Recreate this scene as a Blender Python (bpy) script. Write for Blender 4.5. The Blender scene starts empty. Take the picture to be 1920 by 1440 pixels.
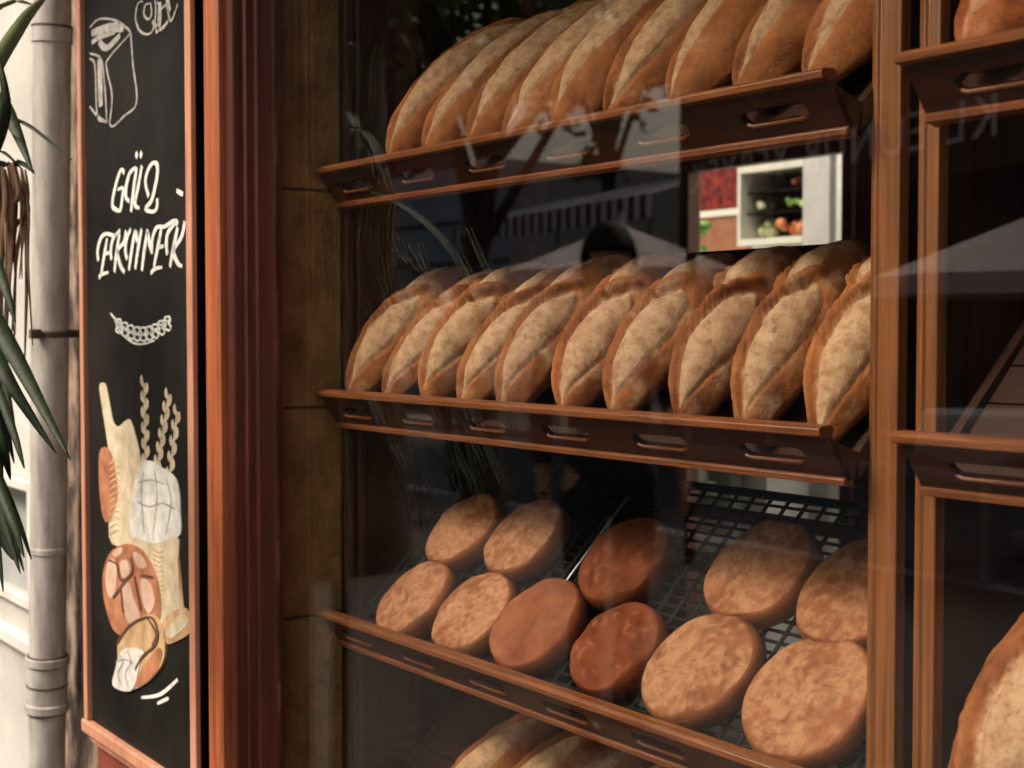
import bpy, bmesh, math, random
from mathutils import Vector, Matrix, noise

R = math.radians
S = bpy.context.scene
C = S.collection

# ---------------------------------------------------------------- camera
FPX = 2700.0
PITCH = math.atan(102 / FPX)
YAW = math.atan(1903 / FPX)
CAM = Vector((2.342, -1.224, 1.5))
VD = Vector((-math.cos(YAW), math.sin(YAW), 0))
RD = Vector((math.sin(YAW), math.cos(YAW), 0))
FW = VD * math.cos(PITCH) - Vector((0, 0, 1)) * math.sin(PITCH)
UP = VD * math.sin(PITCH) + Vector((0, 0, 1)) * math.cos(PITCH)
cd = bpy.data.cameras.new('camera')
cam = bpy.data.objects.new('camera', cd)
C.objects.link(cam)
m3 = Matrix((RD, UP, -FW)).transposed()
cam.matrix_world = Matrix.Translation(CAM) @ m3.to_4x4()
cd.sensor_width = 36
cd.lens = 36 * FPX / 1920
cd.clip_start = 0.02
cd.clip_end = 600
cd.dof.use_dof = True
cd.dof.focus_distance = 2.0
cd.dof.aperture_fstop = 6.3
S.camera = cam

# ---------------------------------------------------------------- world, sun, exposure
SUN_EL, SUN_AZ = R(46), R(190)          # azimuth clockwise from +Y: over the street, from the left
W = bpy.data.worlds.new('World')
S.world = W
W.use_nodes = True
nt = W.node_tree
bg = nt.nodes['Background']
sky = nt.nodes.new('ShaderNodeTexSky')
sky.sky_type = 'NISHITA'
sky.sun_disc = False
sky.sun_elevation = SUN_EL
sky.sun_rotation = SUN_AZ
sky.dust_density = 9.0
sky.air_density = 1.0
sky.ozone_density = 0.6
nt.links.new(sky.outputs[0], bg.inputs[0])
bg.inputs[1].default_value = 0.15
sl = bpy.data.lights.new('sun', 'SUN')
sl.energy = 2.0
sl.angle = R(14)
sl.color = (1.0, 0.93, 0.84)
so = bpy.data.objects.new('sun', sl)
C.objects.link(so)
sd = Vector((math.sin(SUN_AZ) * math.cos(SUN_EL), math.cos(SUN_AZ) * math.cos(SUN_EL), math.sin(SUN_EL)))
so.rotation_euler = sd.to_track_quat('Z', 'Y').to_euler()
so.location = sd * 30
S.view_settings.view_transform = 'Standard'
S.view_settings.look = 'None'
S.view_settings.gamma = 1
S.view_settings.exposure = 0.55
S.view_settings.use_white_balance = True     # the photograph is warm
S.view_settings.white_balance_temperature = 6850
S.view_settings.white_balance_tint = 8
S.render.engine = 'CYCLES'
S.cycles.max_bounces = 8
S.cycles.transparent_max_bounces = 16
S.cycles.use_denoising = True
S.render.filter_size = 2.2


def ray(px, py):
    return FW + RD * ((px - 960) / FPX) + UP * ((720 - py) / FPX)


def at(px, py, Y):
    d = ray(px, py)
    return CAM + d * ((Y - CAM.y) / d.y)


GY = -0.1                                # glass plane


def street(px, py, dist):
    """a place in the street whose mirror image in the window is seen there"""
    p = CAM + ray(px, py) * dist
    return Vector((p.x, 2 * GY - p.y, p.z))


# ---------------------------------------------------------------- materials
def newmat(name):
    m = bpy.data.materials.new(name)
    m.use_nodes = True
    n = m.node_tree.nodes
    return m, n, m.node_tree.links, n['Principled BSDF']


def setc(sock, c):
    sock.default_value = (c[0], c[1], c[2], 1)


def ramp(n, pts):
    r = n.new('ShaderNodeValToRGB')
    e = r.color_ramp.elements
    while len(e) < len(pts):
        e.new(0.5)
    for k, (p, c) in enumerate(pts):
        e[k].position = p
        e[k].color = (c[0], c[1], c[2], 1)
    return r


def mottled(name, c1, c2, scale=8, rough=0.6, bump=0.2, stretch=(1, 1, 1), detail=6, lo=0.35, hi=0.65, coat=0.0, fine=0, metal=0.0, dist=0.002, spec=.5):
    m, n, l, b = newmat(name)
    b.inputs['Specular IOR Level'].default_value = spec
    tc = n.new('ShaderNodeTexCoord')
    mp = n.new('ShaderNodeMapping')
    mp.inputs['Scale'].default_value = stretch
    l.new(tc.outputs['Object'], mp.inputs[0])
    nz = n.new('ShaderNodeTexNoise')
    nz.inputs['Scale'].default_value = scale
    nz.inputs['Detail'].default_value = detail
    nz.inputs['Roughness'].default_value = 0.62
    l.new(mp.outputs[0], nz.inputs['Vector'])
    r = ramp(n, [(lo, c1), (hi, c2)])
    l.new(nz.outputs['Fac'], r.inputs[0])
    l.new(r.outputs[0], b.inputs['Base Color'])
    b.inputs['Roughness'].default_value = rough
    b.inputs['Metallic'].default_value = metal
    b.inputs['Coat Weight'].default_value = coat
    b.inputs['Coat Roughness'].default_value = 0.25
    if bump:
        bp = n.new('ShaderNodeBump')
        bp.inputs['Strength'].default_value = bump
        bp.inputs['Distance'].default_value = dist
        if fine:
            n2 = n.new('ShaderNodeTexNoise')
            n2.inputs['Scale'].default_value = fine
            n2.inputs['Detail'].default_value = 4
            l.new(mp.outputs[0], n2.inputs['Vector'])
            l.new(n2.outputs['Fac'], bp.inputs['Height'])
        else:
            l.new(nz.outputs['Fac'], bp.inputs['Height'])
        l.new(bp.outputs[0], b.inputs['Normal'])
    return m


M = {}
# grain runs along the long side of the piece
M['rail'] = mottled('varnished_rail_wood', (.11, .031, .009), (.23, .072, .021), 9, .42, .3, (1, 22, 22), coat=.08, detail=9)
M['tray_dark'] = mottled('dark_tray_wood', (.022, .005, .002), (.055, .012, .005), 9, .40, .15, (1, 14, 14), coat=.1, spec=.35)
M['post'] = mottled('varnished_post_wood', (.125, .040, .010), (.26, .090, .025), 9, .45, .3, (22, 22, .5), coat=.06, detail=9)
M['panel_wood'] = mottled('dark_panel_wood', (.018, .006, .004), (.042, .014, .007), 8, .4, .15, (16, 16, .8), coat=.2)
M['frame_bright'] = mottled('worn_orange_paint', (.22, .052, .018), (.42, .120, .045), 10, .5, .35, (7, 7, .35), coat=.05)
M['frame_red'] = mottled('dark_red_gloss_paint', (.038, .007, .004), (.080, .015, .008), 9, .6, .3, (9, 9, .5), coat=.0, spec=.25)
M['frame_pink'] = mottled('faded_pink_wood', (.42, .185, .115), (.56, .27, .17), 7, .6, .25, (10, 10, .8))
M['red_panel'] = mottled('red_stall_riser_paint', (.16, .030, .020), (.26, .060, .040), 4, .45, .15)
M['stone'] = mottled('ochre_stone', (.10, .052, .014), (.34, .20, .068), 9, .9, .8, detail=10, fine=70, dist=.006, lo=.3, hi=.7, spec=.2)
M['mortar'] = mottled('dark_mortar', (.02, .012, .007), (.04, .025, .012), 30, .9, .3)
M['chalk'] = mottled('chalkboard_black', (.004, .0037, .0034), (.020, .018, .016), 2.6, .6, .03, detail=8, spec=.12)
M['chalk_line'] = mottled('white_chalk_paint', (.42, .42, .40), (.74, .74, .71), 70, .9, 0, lo=.3, hi=.55)
M['chalk_dim'] = mottled('smudged_chalk', (.16, .15, .14), (.42, .40, .38), 60, .9, 0, lo=.3, hi=.6)
M['pale_paint'] = mottled('cream_sign_paint', (.42, .34, .22), (.66, .57, .42), 22, .8, 0)
M['white_paint_art'] = mottled('white_sign_paint', (.48, .47, .43), (.75, .74, .70), 25, .8, 0)
M['tan_paint'] = mottled('tan_sign_paint', (.36, .20, .09), (.60, .42, .24), 18, .8, 0)
M['brown_paint'] = mottled('brown_sign_paint', (.22, .070, .030), (.48, .20, .10), 14, .8, 0)
M['pink_paint'] = mottled('pinkish_sign_paint', (.46, .29, .21), (.62, .44, .35), 20, .8, 0)
M['dark_paint'] = mottled('dark_brown_outline', (.075, .028, .014), (.13, .05, .025), 20, .8, 0)
M['pipe'] = mottled('grey_painted_pipe', (.21, .185, .165), (.50, .475, .45), 7, .5, .2, (4, 4, .7), detail=10, lo=.28, hi=.62)
M['pipe_seam'] = mottled('grimy_pipe_seam', (.05, .035, .028), (.10, .075, .06), 20, .8, .1)
M['old_wall'] = mottled('flaking_old_plaster', (.030, .018, .012), (.30, .22, .17), 9, .9, .7, (1.6, 1.6, .7), detail=10, lo=.42, hi=.60)
M['white_wall'] = mottled('white_plaster', (.40, .385, .36), (.58, .57, .545), 2.2, .85, .25, detail=9)
M['white_gloss'] = mottled('white_gloss_frame', (.62, .58, .55), (.78, .75, .72), 4, .35, .05)
M['cream_wall'] = mottled('cream_interior_paint', (.66, .64, .54), (.76, .74, .65), 3, .6, .05)
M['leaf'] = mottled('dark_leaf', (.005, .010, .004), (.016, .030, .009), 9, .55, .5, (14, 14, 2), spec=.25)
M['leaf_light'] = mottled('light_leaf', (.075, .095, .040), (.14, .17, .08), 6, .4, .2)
M['dry_leaf'] = mottled('dry_brown_leaf', (.060, .028, .014), (.22, .115, .062), 9, .8, .4)
M['bark'] = mottled('rough_bark', (.035, .022, .014), (.10, .065, .04), 14, .9, .8, (3, 3, .8), dist=.01)
M['terracotta'] = mottled('terracotta', (.30, .12, .06), (.40, .18, .10), 10, .85, .3)
M['soil'] = mottled('potting_soil', (.02, .012, .008), (.05, .03, .02), 40, .95, .6)
M['foliage'] = mottled('tree_leaves', (.055, .075, .022), (.20, .24, .085), 2.5, .5, 0)
M['asphalt'] = mottled('asphalt', (.035, .035, .036), (.06, .059, .057), 60, .9, .4)
M['paving'] = mottled('paving_stone', (.040, .031, .026), (.080, .064, .053), 9, .85, .3)
M['kerb'] = mottled('kerb_stone', (.24, .23, .21), (.34, .33, .31), 14, .85, .3)
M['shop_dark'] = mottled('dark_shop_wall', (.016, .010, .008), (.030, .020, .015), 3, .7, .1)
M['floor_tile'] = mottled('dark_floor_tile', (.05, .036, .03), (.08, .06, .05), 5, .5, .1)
M['red_lacquer'] = mottled('dark_red_door_paint', (.11, .006, .008), (.19, .014, .016), 5, .35, .05)
M['black_plastic'] = mottled('black_plastic', (.003, .003, .003), (.007, .007, .007), 20, .5, .1, spec=.2)
M['steel'] = mottled('dull_steel', (.30, .31, .30), (.45, .46, .45), 30, .35, .05, metal=.9)
M['parasol'] = mottled('pinkish_parasol_canvas', (.70, .56, .52), (.82, .69, .65), 5, .85, .1)
M['awning'] = mottled('cream_awning_canvas', (.58, .50, .46), (.70, .62, .58), 6, .85, .1)
M['blue_grey'] = mottled('blue_grey_cladding', (.30, .31, .31), (.42, .43, .42), 2, .6, .05)
M['facade_brown'] = mottled('brown_render', (.045, .028, .019), (.085, .055, .036), 1.2, .9, .2)
M['facade_red'] = mottled('dark_red_render', (.060, .012, .010), (.11, .022, .016), 1.2, .8, .2)
M['dark_glass'] = mottled('dark_window_glass', (.008, .010, .012), (.016, .018, .02), 1, .12, 0)
M['green_crate'] = mottled('leafy_green_produce', (.16, .34, .05), (.50, .74, .24), 26, .6, .6, lo=.4, hi=.6)
M['orange_crate'] = mottled('orange_produce', (.42, .10, .035), (.70, .26, .09), 24, .5, .5, lo=.4, hi=.6)
M['pale_crate'] = mottled('pale_produce', (.30, .34, .16), (.56, .52, .33), 22, .6, .5, lo=.4, hi=.6)
M['red_sign'] = mottled('red_sign_print', (.06, .005, .005), (.30, .03, .02), 26, .5, 0, lo=.4, hi=.6)
M['skin'] = mottled('skin', (.36, .17, .105), (.44, .22, .14), 12, .5, .05)
M['hair'] = mottled('black_hair', (.004, .003, .003), (.010, .007, .006), 60, .7, .4, (1, 1, .2), spec=.15)
M['shirt'] = mottled('dark_shirt_cloth', (.022, .024, .030), (.036, .038, .046), 60, .9, .2)
M['trousers'] = mottled('dark_trouser_cloth', (.018, .018, .02), (.03, .03, .034), 60, .9, .2)
M['shirt_red'] = mottled('added_awning_cloth', (.10, .020, .016), (.15, .032, .024), 4, .9, .1)
M['shoe'] = mottled('black_leather', (.01, .008, .007), (.02, .016, .013), 20, .35, .1)
M['letters'] = mottled('pale_sign_letters', (.55, .46, .44), (.66, .56, .52), 20, .6, 0)


def glass_mat():
    m, n, l, b = newmat('window_glass')   # laminated double pane: a little more mirror than a single sheet
    out = n['Material Output']
    n.remove(b)
    tr = n.new('ShaderNodeBsdfTransparent')
    tr.inputs[0].default_value = (.97, .98, .975, 1)
    gl = n.new('ShaderNodeBsdfGlossy')
    gl.inputs['Roughness'].default_value = 0.0
    lw = n.new('ShaderNodeLayerWeight')
    pw = n.new('ShaderNodeMath'); pw.operation = 'POWER'; pw.inputs[1].default_value = 5
    ma = n.new('ShaderNodeMath'); ma.operation = 'MULTIPLY_ADD'
    ma.inputs[1].default_value = .94; ma.inputs[2].default_value = .078
    lw.inputs['Blend'].default_value = .5     # facing = 1 - |cos|
    l.new(lw.outputs['Facing'], pw.inputs[0])
    l.new(pw.outputs[0], ma.inputs[0])
    mx = n.new('ShaderNodeMixShader')
    l.new(ma.outputs[0], mx.inputs[0])
    l.new(tr.outputs[0], mx.inputs[1])
    l.new(gl.outputs[0], mx.inputs[2])
    l.new(mx.outputs[0], out.inputs[0])
    return m


M['glass'] = glass_mat()


def bread_mat(name, crust1, crust2, flour1, flour2, dark):
    """attribute 'flour' 0..1 marks where the floury crumb shows; the object's colour tints it"""
    m, n, l, b = newmat(name)
    tc = n.new('ShaderNodeTexCoord')
    oi = n.new('ShaderNodeObjectInfo')
    ad = n.new('ShaderNodeVectorMath'); ad.operation = 'ADD'
    l.new(tc.outputs['Object'], ad.inputs[0])
    sc = n.new('ShaderNodeMath'); sc.operation = 'MULTIPLY'; sc.inputs[1].default_value = 37
    l.new(oi.outputs['Random'], sc.inputs[0])
    l.new(sc.outputs[0], ad.inputs[1])

    def nz(scale, detail=6, rough=.6):
        q = n.new('ShaderNodeTexNoise')
        q.inputs['Scale'].default_value = scale
        q.inputs['Detail'].default_value = detail
        q.inputs['Roughness'].default_value = rough
        l.new(ad.outputs[0], q.inputs['Vector'])
        return q
    big, mid, fine = nz(14, 5), nz(55, 8, .7), nz(260, 3)
    cr = ramp(n, [(.34, crust1), (.66, crust2)])
    l.new(big.outputs['Fac'], cr.inputs[0])
    fl = ramp(n, [(.36, flour1), (.58, flour2)])
    l.new(mid.outputs['Fac'], fl.inputs[0])
    at_ = n.new('ShaderNodeAttribute'); at_.attribute_name = 'flour'
    # break the edge of the flour with noise
    m1 = n.new('ShaderNodeMath'); m1.operation = 'MULTIPLY_ADD'; m1.inputs[1].default_value = .45; m1.inputs[2].default_value = -.24
    l.new(mid.outputs['Fac'], m1.inputs[0])
    m2 = n.new('ShaderNodeMath'); m2.operation = 'ADD'; m2.use_clamp = True
    l.new(m1.outputs[0], m2.inputs[0]); l.new(at_.outputs['Fac'], m2.inputs[1])
    mr = n.new('ShaderNodeMapRange'); mr.interpolation_type = 'SMOOTHSTEP'
    mr.inputs['From Min'].default_value = .18; mr.inputs['From Max'].default_value = .78
    l.new(m2.outputs[0], mr.inputs['Value'])
    mx = n.new('ShaderNodeMix'); mx.data_type = 'RGBA'
    l.new(mr.outputs[0], mx.inputs['Factor'])
    l.new(cr.outputs[0], mx.inputs['A']); l.new(fl.outputs[0], mx.inputs['B'])
    # dark specks baked into the skin
    sp = ramp(n, [(.60, (0, 0, 0)), (.74, (1, 1, 1))])
    l.new(nz(95, 4, .55).outputs['Fac'], sp.inputs[0])
    ms = n.new('ShaderNodeMath'); ms.operation = 'MULTIPLY'; ms.inputs[1].default_value = .55
    l.new(sp.outputs[0], ms.inputs[0])
    mx2 = n.new('ShaderNodeMix'); mx2.data_type = 'RGBA'
    l.new(ms.outputs[0], mx2.inputs['Factor'])
    l.new(mx.outputs['Result'], mx2.inputs['A']); setc(mx2.inputs['B'], dark)
    mu = n.new('ShaderNodeMix'); mu.data_type = 'RGBA'; mu.blend_type = 'MULTIPLY'
    mu.inputs['Factor'].default_value = 1
    l.new(mx2.outputs['Result'], mu.inputs['A']); l.new(oi.outputs['Color'], mu.inputs['B'])
    l.new(mu.outputs['Result'], b.inputs['Base Color'])
    b.inputs['Roughness'].default_value = .72
    b.inputs['Specular IOR Level'].default_value = .2
    b.inputs['Subsurface Weight'].default_value = 0
    add = n.new('ShaderNodeMath'); add.operation = 'MULTIPLY_ADD'; add.inputs[1].default_value = .5
    l.new(mid.outputs['Fac'], add.inputs[0]); l.new(fine.outputs['Fac'], add.inputs[2])
    bp = n.new('ShaderNodeBump'); bp.inputs['Strength'].default_value = .5; bp.inputs['Distance'].default_value = .0028
    l.new(add.outputs[0], bp.inputs['Height'])
    l.new(bp.outputs[0], b.inputs['Normal'])
    return m


M['loaf'] = bread_mat('crusty_loaf', (.145, .040, .011), (.34, .120, .036), (.29, .145, .073), (.46, .295, .175), (.11, .038, .014))
M['flat'] = bread_mat('floury_round_bread', (.15, .048, .016), (.29, .112, .045), (.25, .112, .052), (.385, .205, .108), (.10, .032, .011))


# ---------------------------------------------------------------- mesh helpers
class MB:
    def __init__(s):
        s.bm = bmesh.new()

    def box(s, a, b, bev=0.0):
        a, b = Vector(a), Vector(b)
        lo = Vector([min(a[i], b[i]) for i in range(3)])
        hi = Vector([max(a[i], b[i]) for i in range(3)])
        g = bmesh.ops.create_cube(s.bm, size=1)
        for v in g['verts']:
            v.co = Vector([lo[i] + (v.co[i] + .5) * (hi[i] - lo[i]) for i in range(3)])
        if bev:
            es = list({e for v in g['verts'] for e in v.link_edges})
            bmesh.ops.bevel(s.bm, geom=es, offset=bev, segments=2, affect='EDGES', profile=.5)
        return s

    def prism(s, poly, axis, a, b):
        """closed 2-D outline swept along an axis; poly in the two other axes, in order"""
        def P(u, w, t):
            return {'x': (t, u, w), 'y': (u, t, w), 'z': (u, w, t)}[axis]
        v0 = [s.bm.verts.new(P(u, w, a)) for u, w in poly]
        v1 = [s.bm.verts.new(P(u, w, b)) for u, w in poly]
        n = len(poly)
        for i in range(n):
            s.bm.faces.new((v0[i], v0[(i + 1) % n], v1[(i + 1) % n], v1[i]))
        s.bm.faces.new(v0[::-1]); s.bm.faces.new(v1)
        return s

    def tube(s, pts, rad, seg=10, caps=True, flat=1.0):
        pts = [Vector(p) for p in pts]
        if not isinstance(rad, (list, tuple)):
            rad = [rad] * len(pts)
        rings = []
        prev = None
        for i, p in enumerate(pts):
            t = (pts[min(i + 1, len(pts) - 1)] - pts[max(i - 1, 0)])
            t = t.normalized() if t.length > 1e-9 else Vector((0, 0, 1))
            ref = Vector((0, 0, 1)) if abs(t.z) < .9 else Vector((1, 0, 0))
            x = t.cross(ref).normalized() if prev is None else (prev - t * prev.dot(t)).normalized()
            prev = x
            y = t.cross(x)
            rings.append([s.bm.verts.new(p + (x * math.cos(2 * math.pi * k / seg) + y * math.sin(2 * math.pi * k / seg) * flat) * rad[i]) for k in range(seg)])
        for a, b in zip(rings, rings[1:]):
            for k in range(seg):
                s.bm.faces.new((a[k], a[(k + 1) % seg], b[(k + 1) % seg], b[k]))
        if caps:
            s.bm.faces.new(rings[0][::-1]); s.bm.faces.new(rings[-1])
        return s

    def build(s, name, mat, parent=None, loc=None, smooth=False, bevel=0.0):
        bmesh.ops.recalc_face_normals(s.bm, faces=s.bm.faces[:])
        me = bpy.data.meshes.new(name)
        if loc is None and parent is not None:
            loc_ = parent.matrix_basis.translation
            s.bm.transform(Matrix.Translation(-loc_))
        elif loc is not None:
            s.bm.transform(Matrix.Translation(-Vector(loc)))
        s.bm.to_mesh(me); s.bm.free()
        me.materials.append(mat)
        o = bpy.data.objects.new(name, me)
        C.objects.link(o)
        if parent is not None:
            o.parent = parent
        elif loc is not None:
            o.location = loc
        if smooth:
            for p in me.polygons:
                p.use_smooth = True
            if smooth != 'all':
                md = None
                me.set_sharp_from_angle(angle=R(40))
        if bevel:
            b = o.modifiers.new('bevel', 'BEVEL')
            b.width = bevel; b.segments = 2; b.limit_method = 'ANGLE'
            b.harden_normals = False
        return o


def tag(o, label=None, cat=None, group=None, kind=None):
    if label: o['label'] = label
    if cat: o['category'] = cat
    if group: o['group'] = group
    if kind: o['kind'] = kind
    return o


def thing(name, label, cat, loc=(0, 0, 0), group=None):
    o = bpy.data.objects.new(name, None)
    C.objects.link(o)
    o.location = loc
    o.empty_display_size = .1
    return tag(o, label, cat, group)


def sub(o, child):
    """parent an already built world-space mesh under a part whose own origin is its thing's origin"""
    return child


def setting(name, mb, mat):
    return tag(mb.build(name, mat, loc=(0, 0, 0)), kind='structure')


# ---------------------------------------------------------------- setting: ground
setting('ground', MB().box((-150, -150, -.30), (150, 150, -.16)), M['asphalt'])
setting('road', MB().box((-150, -11.5, -.159), (150, -6.2, -.12)), M['asphalt'])
pv = MB()
pv.box((-60, -6.0, -.159), (30, -.12, 0))
setting('pavement', pv, M['paving'])
pv = MB()
pv.box((-60, -18, -.159), (30, -11.7, 0))
setting('far_pavement', pv, M['paving'])
kb = MB()
kb.box((-60, -6.15, -.159), (30, -6.004, .004), .01)
kb.box((-60, -11.696, -.159), (30, -11.55, .004), .01)
setting('kerb', kb, M['kerb'])

# ---------------------------------------------------------------- setting: the shop room
WX0, WX1 = 0.0, 2.75                      # window opening
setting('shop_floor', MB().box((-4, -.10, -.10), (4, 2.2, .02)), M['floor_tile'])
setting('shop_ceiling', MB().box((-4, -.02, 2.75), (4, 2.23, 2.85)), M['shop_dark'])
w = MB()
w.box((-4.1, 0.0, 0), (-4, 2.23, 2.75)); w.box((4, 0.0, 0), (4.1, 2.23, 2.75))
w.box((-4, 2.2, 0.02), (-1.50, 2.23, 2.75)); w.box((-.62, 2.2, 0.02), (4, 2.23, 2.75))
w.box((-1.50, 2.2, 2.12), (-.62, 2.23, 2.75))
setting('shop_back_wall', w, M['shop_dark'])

# facade of the bakery
fac = thing('bakery_front', 'dark red bakery facade framing the display window of bread', 'shopfront', (0, 0, 0))
q = MB(); q.box((-.80, -.145, 0), (-.079, -.0, .58)); q.build('riser_panel', M['red_panel'], fac)
q = MB(); q.box((-.80, -.120, .58), (-.079, -.0, 3.4)); q.box((-.079, -.12, 2.62), (3.4, 0, 3.4)); q.box((2.80, -.12, 0), (3.4, 0, 2.62))
q.build('wall', M['frame_red'], fac)
q = MB(); q.box((-.079, -.12, 0), (2.80, -.0, .30)); q.build('riser_wall', M['red_panel'], fac)
q = MB(); q.box((-.79, -.185, .612), (-.16, -.150, .640), .004); q.box((-.79, -.165, .585), (-.16, -.146, .611), .004)
q.build('panel_moulding', M['frame_pink'], fac)

# awning added out of view above the window, to shade the display
sa = thing('added_shade_awning', 'dark red fabric awning added unseen above the shop window to shade it', 'awning', (1.2, -.12, 2.9))
q = MB(); q.prism([(-.125, 3.02), (-.125, 3.035), (-.66, 2.835), (-.66, 2.82)], 'x', -.93, 3.3); q.build('canopy', M['shirt_red'], sa)
q = MB(); q.box((-.93, -.68, 2.70), (3.3, -.665, 2.835), .003); q.build('valance', M['shirt_red'], sa)
for x_ in (-.9, 3.27):
    q = MB(); q.tube([(x_, -.13, 2.76), (x_, -.65, 2.80)], .012, 8); q.build('arm', M['steel'], sa)

# stone reveal inside the window on the left: dressed blocks with dark joints
st = thing('stone_pier', 'ochre brown dressed stone pier at the left end of the bread display', 'stone pier', (0, 0, 0))
zs = [0.02, .18, .575, .978, 1.359, 1.752, 2.14, 2.61]
for a, b in zip(zs, zs[1:]):
    q = MB(); q.box((-.16, -.098, a + .0025), (0.0, .044, b - .0025), .004)
    q.build('stone_block', M['stone'], st)
q = MB(); q.box((-.155, -.094, .02), (-.005, .040, 2.61)); q.build('joint', M['mortar'], st)

# ---------------------------------------------------------------- window frame and glass
wf = thing('shop_window', 'big shop window with orange and dark red moulded frame in front of the bread', 'window', (0, -.1, .3))
q = MB()
q.prism([(-.078, -.121), (-.078, -.182), (-.072, -.190), (-.045, -.193), (-.027, -.190), (-.021, -.184), (-.021, -.176), (-.022, -.121)], 'z', .30, 2.75)
q.build('outer_jamb', M['frame_bright'], wf, smooth=True)
q = MB()
q.prism([(-.0205, -.121), (-.0205, -.172), (-.012, -.174), (.002, -.174), (.006, -.170), (.008, -.160), (.008, -.152), (.013, -.149), (.0135, -.134), (.018, -.130), (.019, -.104), (.022, -.099), (.022, -.086), (.001, -.086)], 'z', .30, 2.75)
q.build('inner_jamb', M['frame_red'], wf, smooth=True, bevel=.0015)
q = MB()
q.prism([(2.728, -.086), (2.728, -.13), (2.735, -.19), (2.82, -.19), (2.82, -.121), (2.749, -.086)], 'z', .30, 2.75)
q.build('right_jamb', M['frame_red'], wf, smooth=True)
q = MB(); q.box((.023, -.135, 2.52), (2.727, -.075, 2.62), .006); q.build('head_rail', M['frame_red'], wf)
q = MB(); q.box((.023, -.135, .301), (2.727, -.075, .40), .006); q.build('bottom_rail', M['frame_red'], wf)
q = MB(); q.box((.0225, GY, .401), (2.7275, GY + .006, 2.519)); q.build('glass_pane', M['glass'], wf)

# ---------------------------------------------------------------- display racks
ZL = {'top': 1.784, 'middle': 1.384, 'bottom': .983, 'lowest': .583}
RACKG = 'wooden display racks in the window'


def rack(x0, x1, label, panels):
    t = thing('display_rack', label, 'display rack', (x0, 0, 0), RACKG)
    def pst(x, y, w_=.028):
        q = MB()
        # two-step post: square core with a rounded bead down the front
        q.prism([(x, y), (x + .009, y - .003), (x + .0125, y + .002), (x + .016, y - .003), (x + w_, y), (x + w_, y + .018), (x, y + .018)], 'z', .02, 2.55)
        return q.build('post', M['post'], t, smooth=True, bevel=.0015)
    if panels:
        q = MB(); q.box((x0, .046, .02), (x0 + .016, .062, 2.55), .003); q.build('post', M['panel_wood'], t)
        q = MB(); q.box((x0, .068, .02), (x0 + .020, .086, 2.55), .004); q.build('post', M['panel_wood'], t)
        q = MB(); q.box((x0 - .012, .0865, .02), (x0 + .004, .206, 2.55), .003); q.build('side_panel', M['panel_wood'], t)
    else:
        pst(x0, .072)
    pst(x1 - .036, .072, .041)
    q = MB(); q.box((x1 - .020, .0905, .02), (x1 - .008, .438, 2.55), .002); q.build('side_plank', M['panel_wood'], t)
    if not panels:
        q = MB(); q.box((x0 + .006, .0905, .02), (x0 + .018, .438, 2.55), .002); q.build('side_plank', M['panel_wood'], t)
    for x in (x0 + .01, x1 - .046):
        q = MB(); q.box((x, .44, .02), (x + .036, .476, 2.55), .003); q.build('rear_post', M['tray_dark'], t)
    for z in ZL.values():
        q = MB(); q.box((x0 + .047, .452, z + .10), (x1 - .047, .474, z + .135), .003); q.build('back_rail', M['tray_dark'], t)
    return t


rack(0.0, 1.256, 'left wooden display rack holding four trays of bread by the stone pier', True)
rack(1.287, 2.62, 'right wooden display rack, cut off by the right edge of the photo', False)

TAU = R(45)
BETA = math.atan2(.040, .055)            # lean of the tray's front board


def tray_point(x, z0, v, n):
    return Vector((x, .04 + v * math.cos(TAU) - n * math.sin(TAU), z0 - .055 + v * math.sin(TAU) + n * math.cos(TAU)))


def slotted_board(x0, x1, slots, hh, thick):
    """front board with rounded slots, made from a filled curve; local x along, y up the board"""
    cu = bpy.data.curves.new('tmp', 'CURVE')
    cu.dimensions = '2D'; cu.fill_mode = 'BOTH'
    cu.extrude = thick / 2 - .001; cu.bevel_depth = .001; cu.bevel_resolution = 1

    def sp(pts):
        s_ = cu.splines.new('POLY')
        s_.points.add(len(pts) - 1)
        for k, (x, y) in enumerate(pts):
            s_.points[k].co = (x, y, 0, 1)
        s_.use_cyclic_u = True
    sp([(x0, 0), (x1, 0), (x1, hh), (x0, hh)])
    for (cx, L, yc, r) in slots:
        p = []
        for k in range(9):
            a = -math.pi / 2 + math.pi * k / 8
            p.append((cx + L / 2 - r + r * math.cos(a), yc + r * math.sin(a)))
        for k in range(9):
            a = math.pi / 2 + math.pi * k / 8
            p.append((cx - L / 2 + r + r * math.cos(a), yc + r * math.sin(a)))
        sp(p)
    co = bpy.data.objects.new('tmp', cu)
    C.objects.link(co)
    dg = bpy.context.evaluated_depsgraph_get()
    me = bpy.data.meshes.new_from_object(co.evaluated_get(dg))
    bpy.data.objects.remove(co)
    bm = bmesh.new(); bm.from_mesh(me); bpy.data.meshes.remove(me)
    return bm


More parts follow.
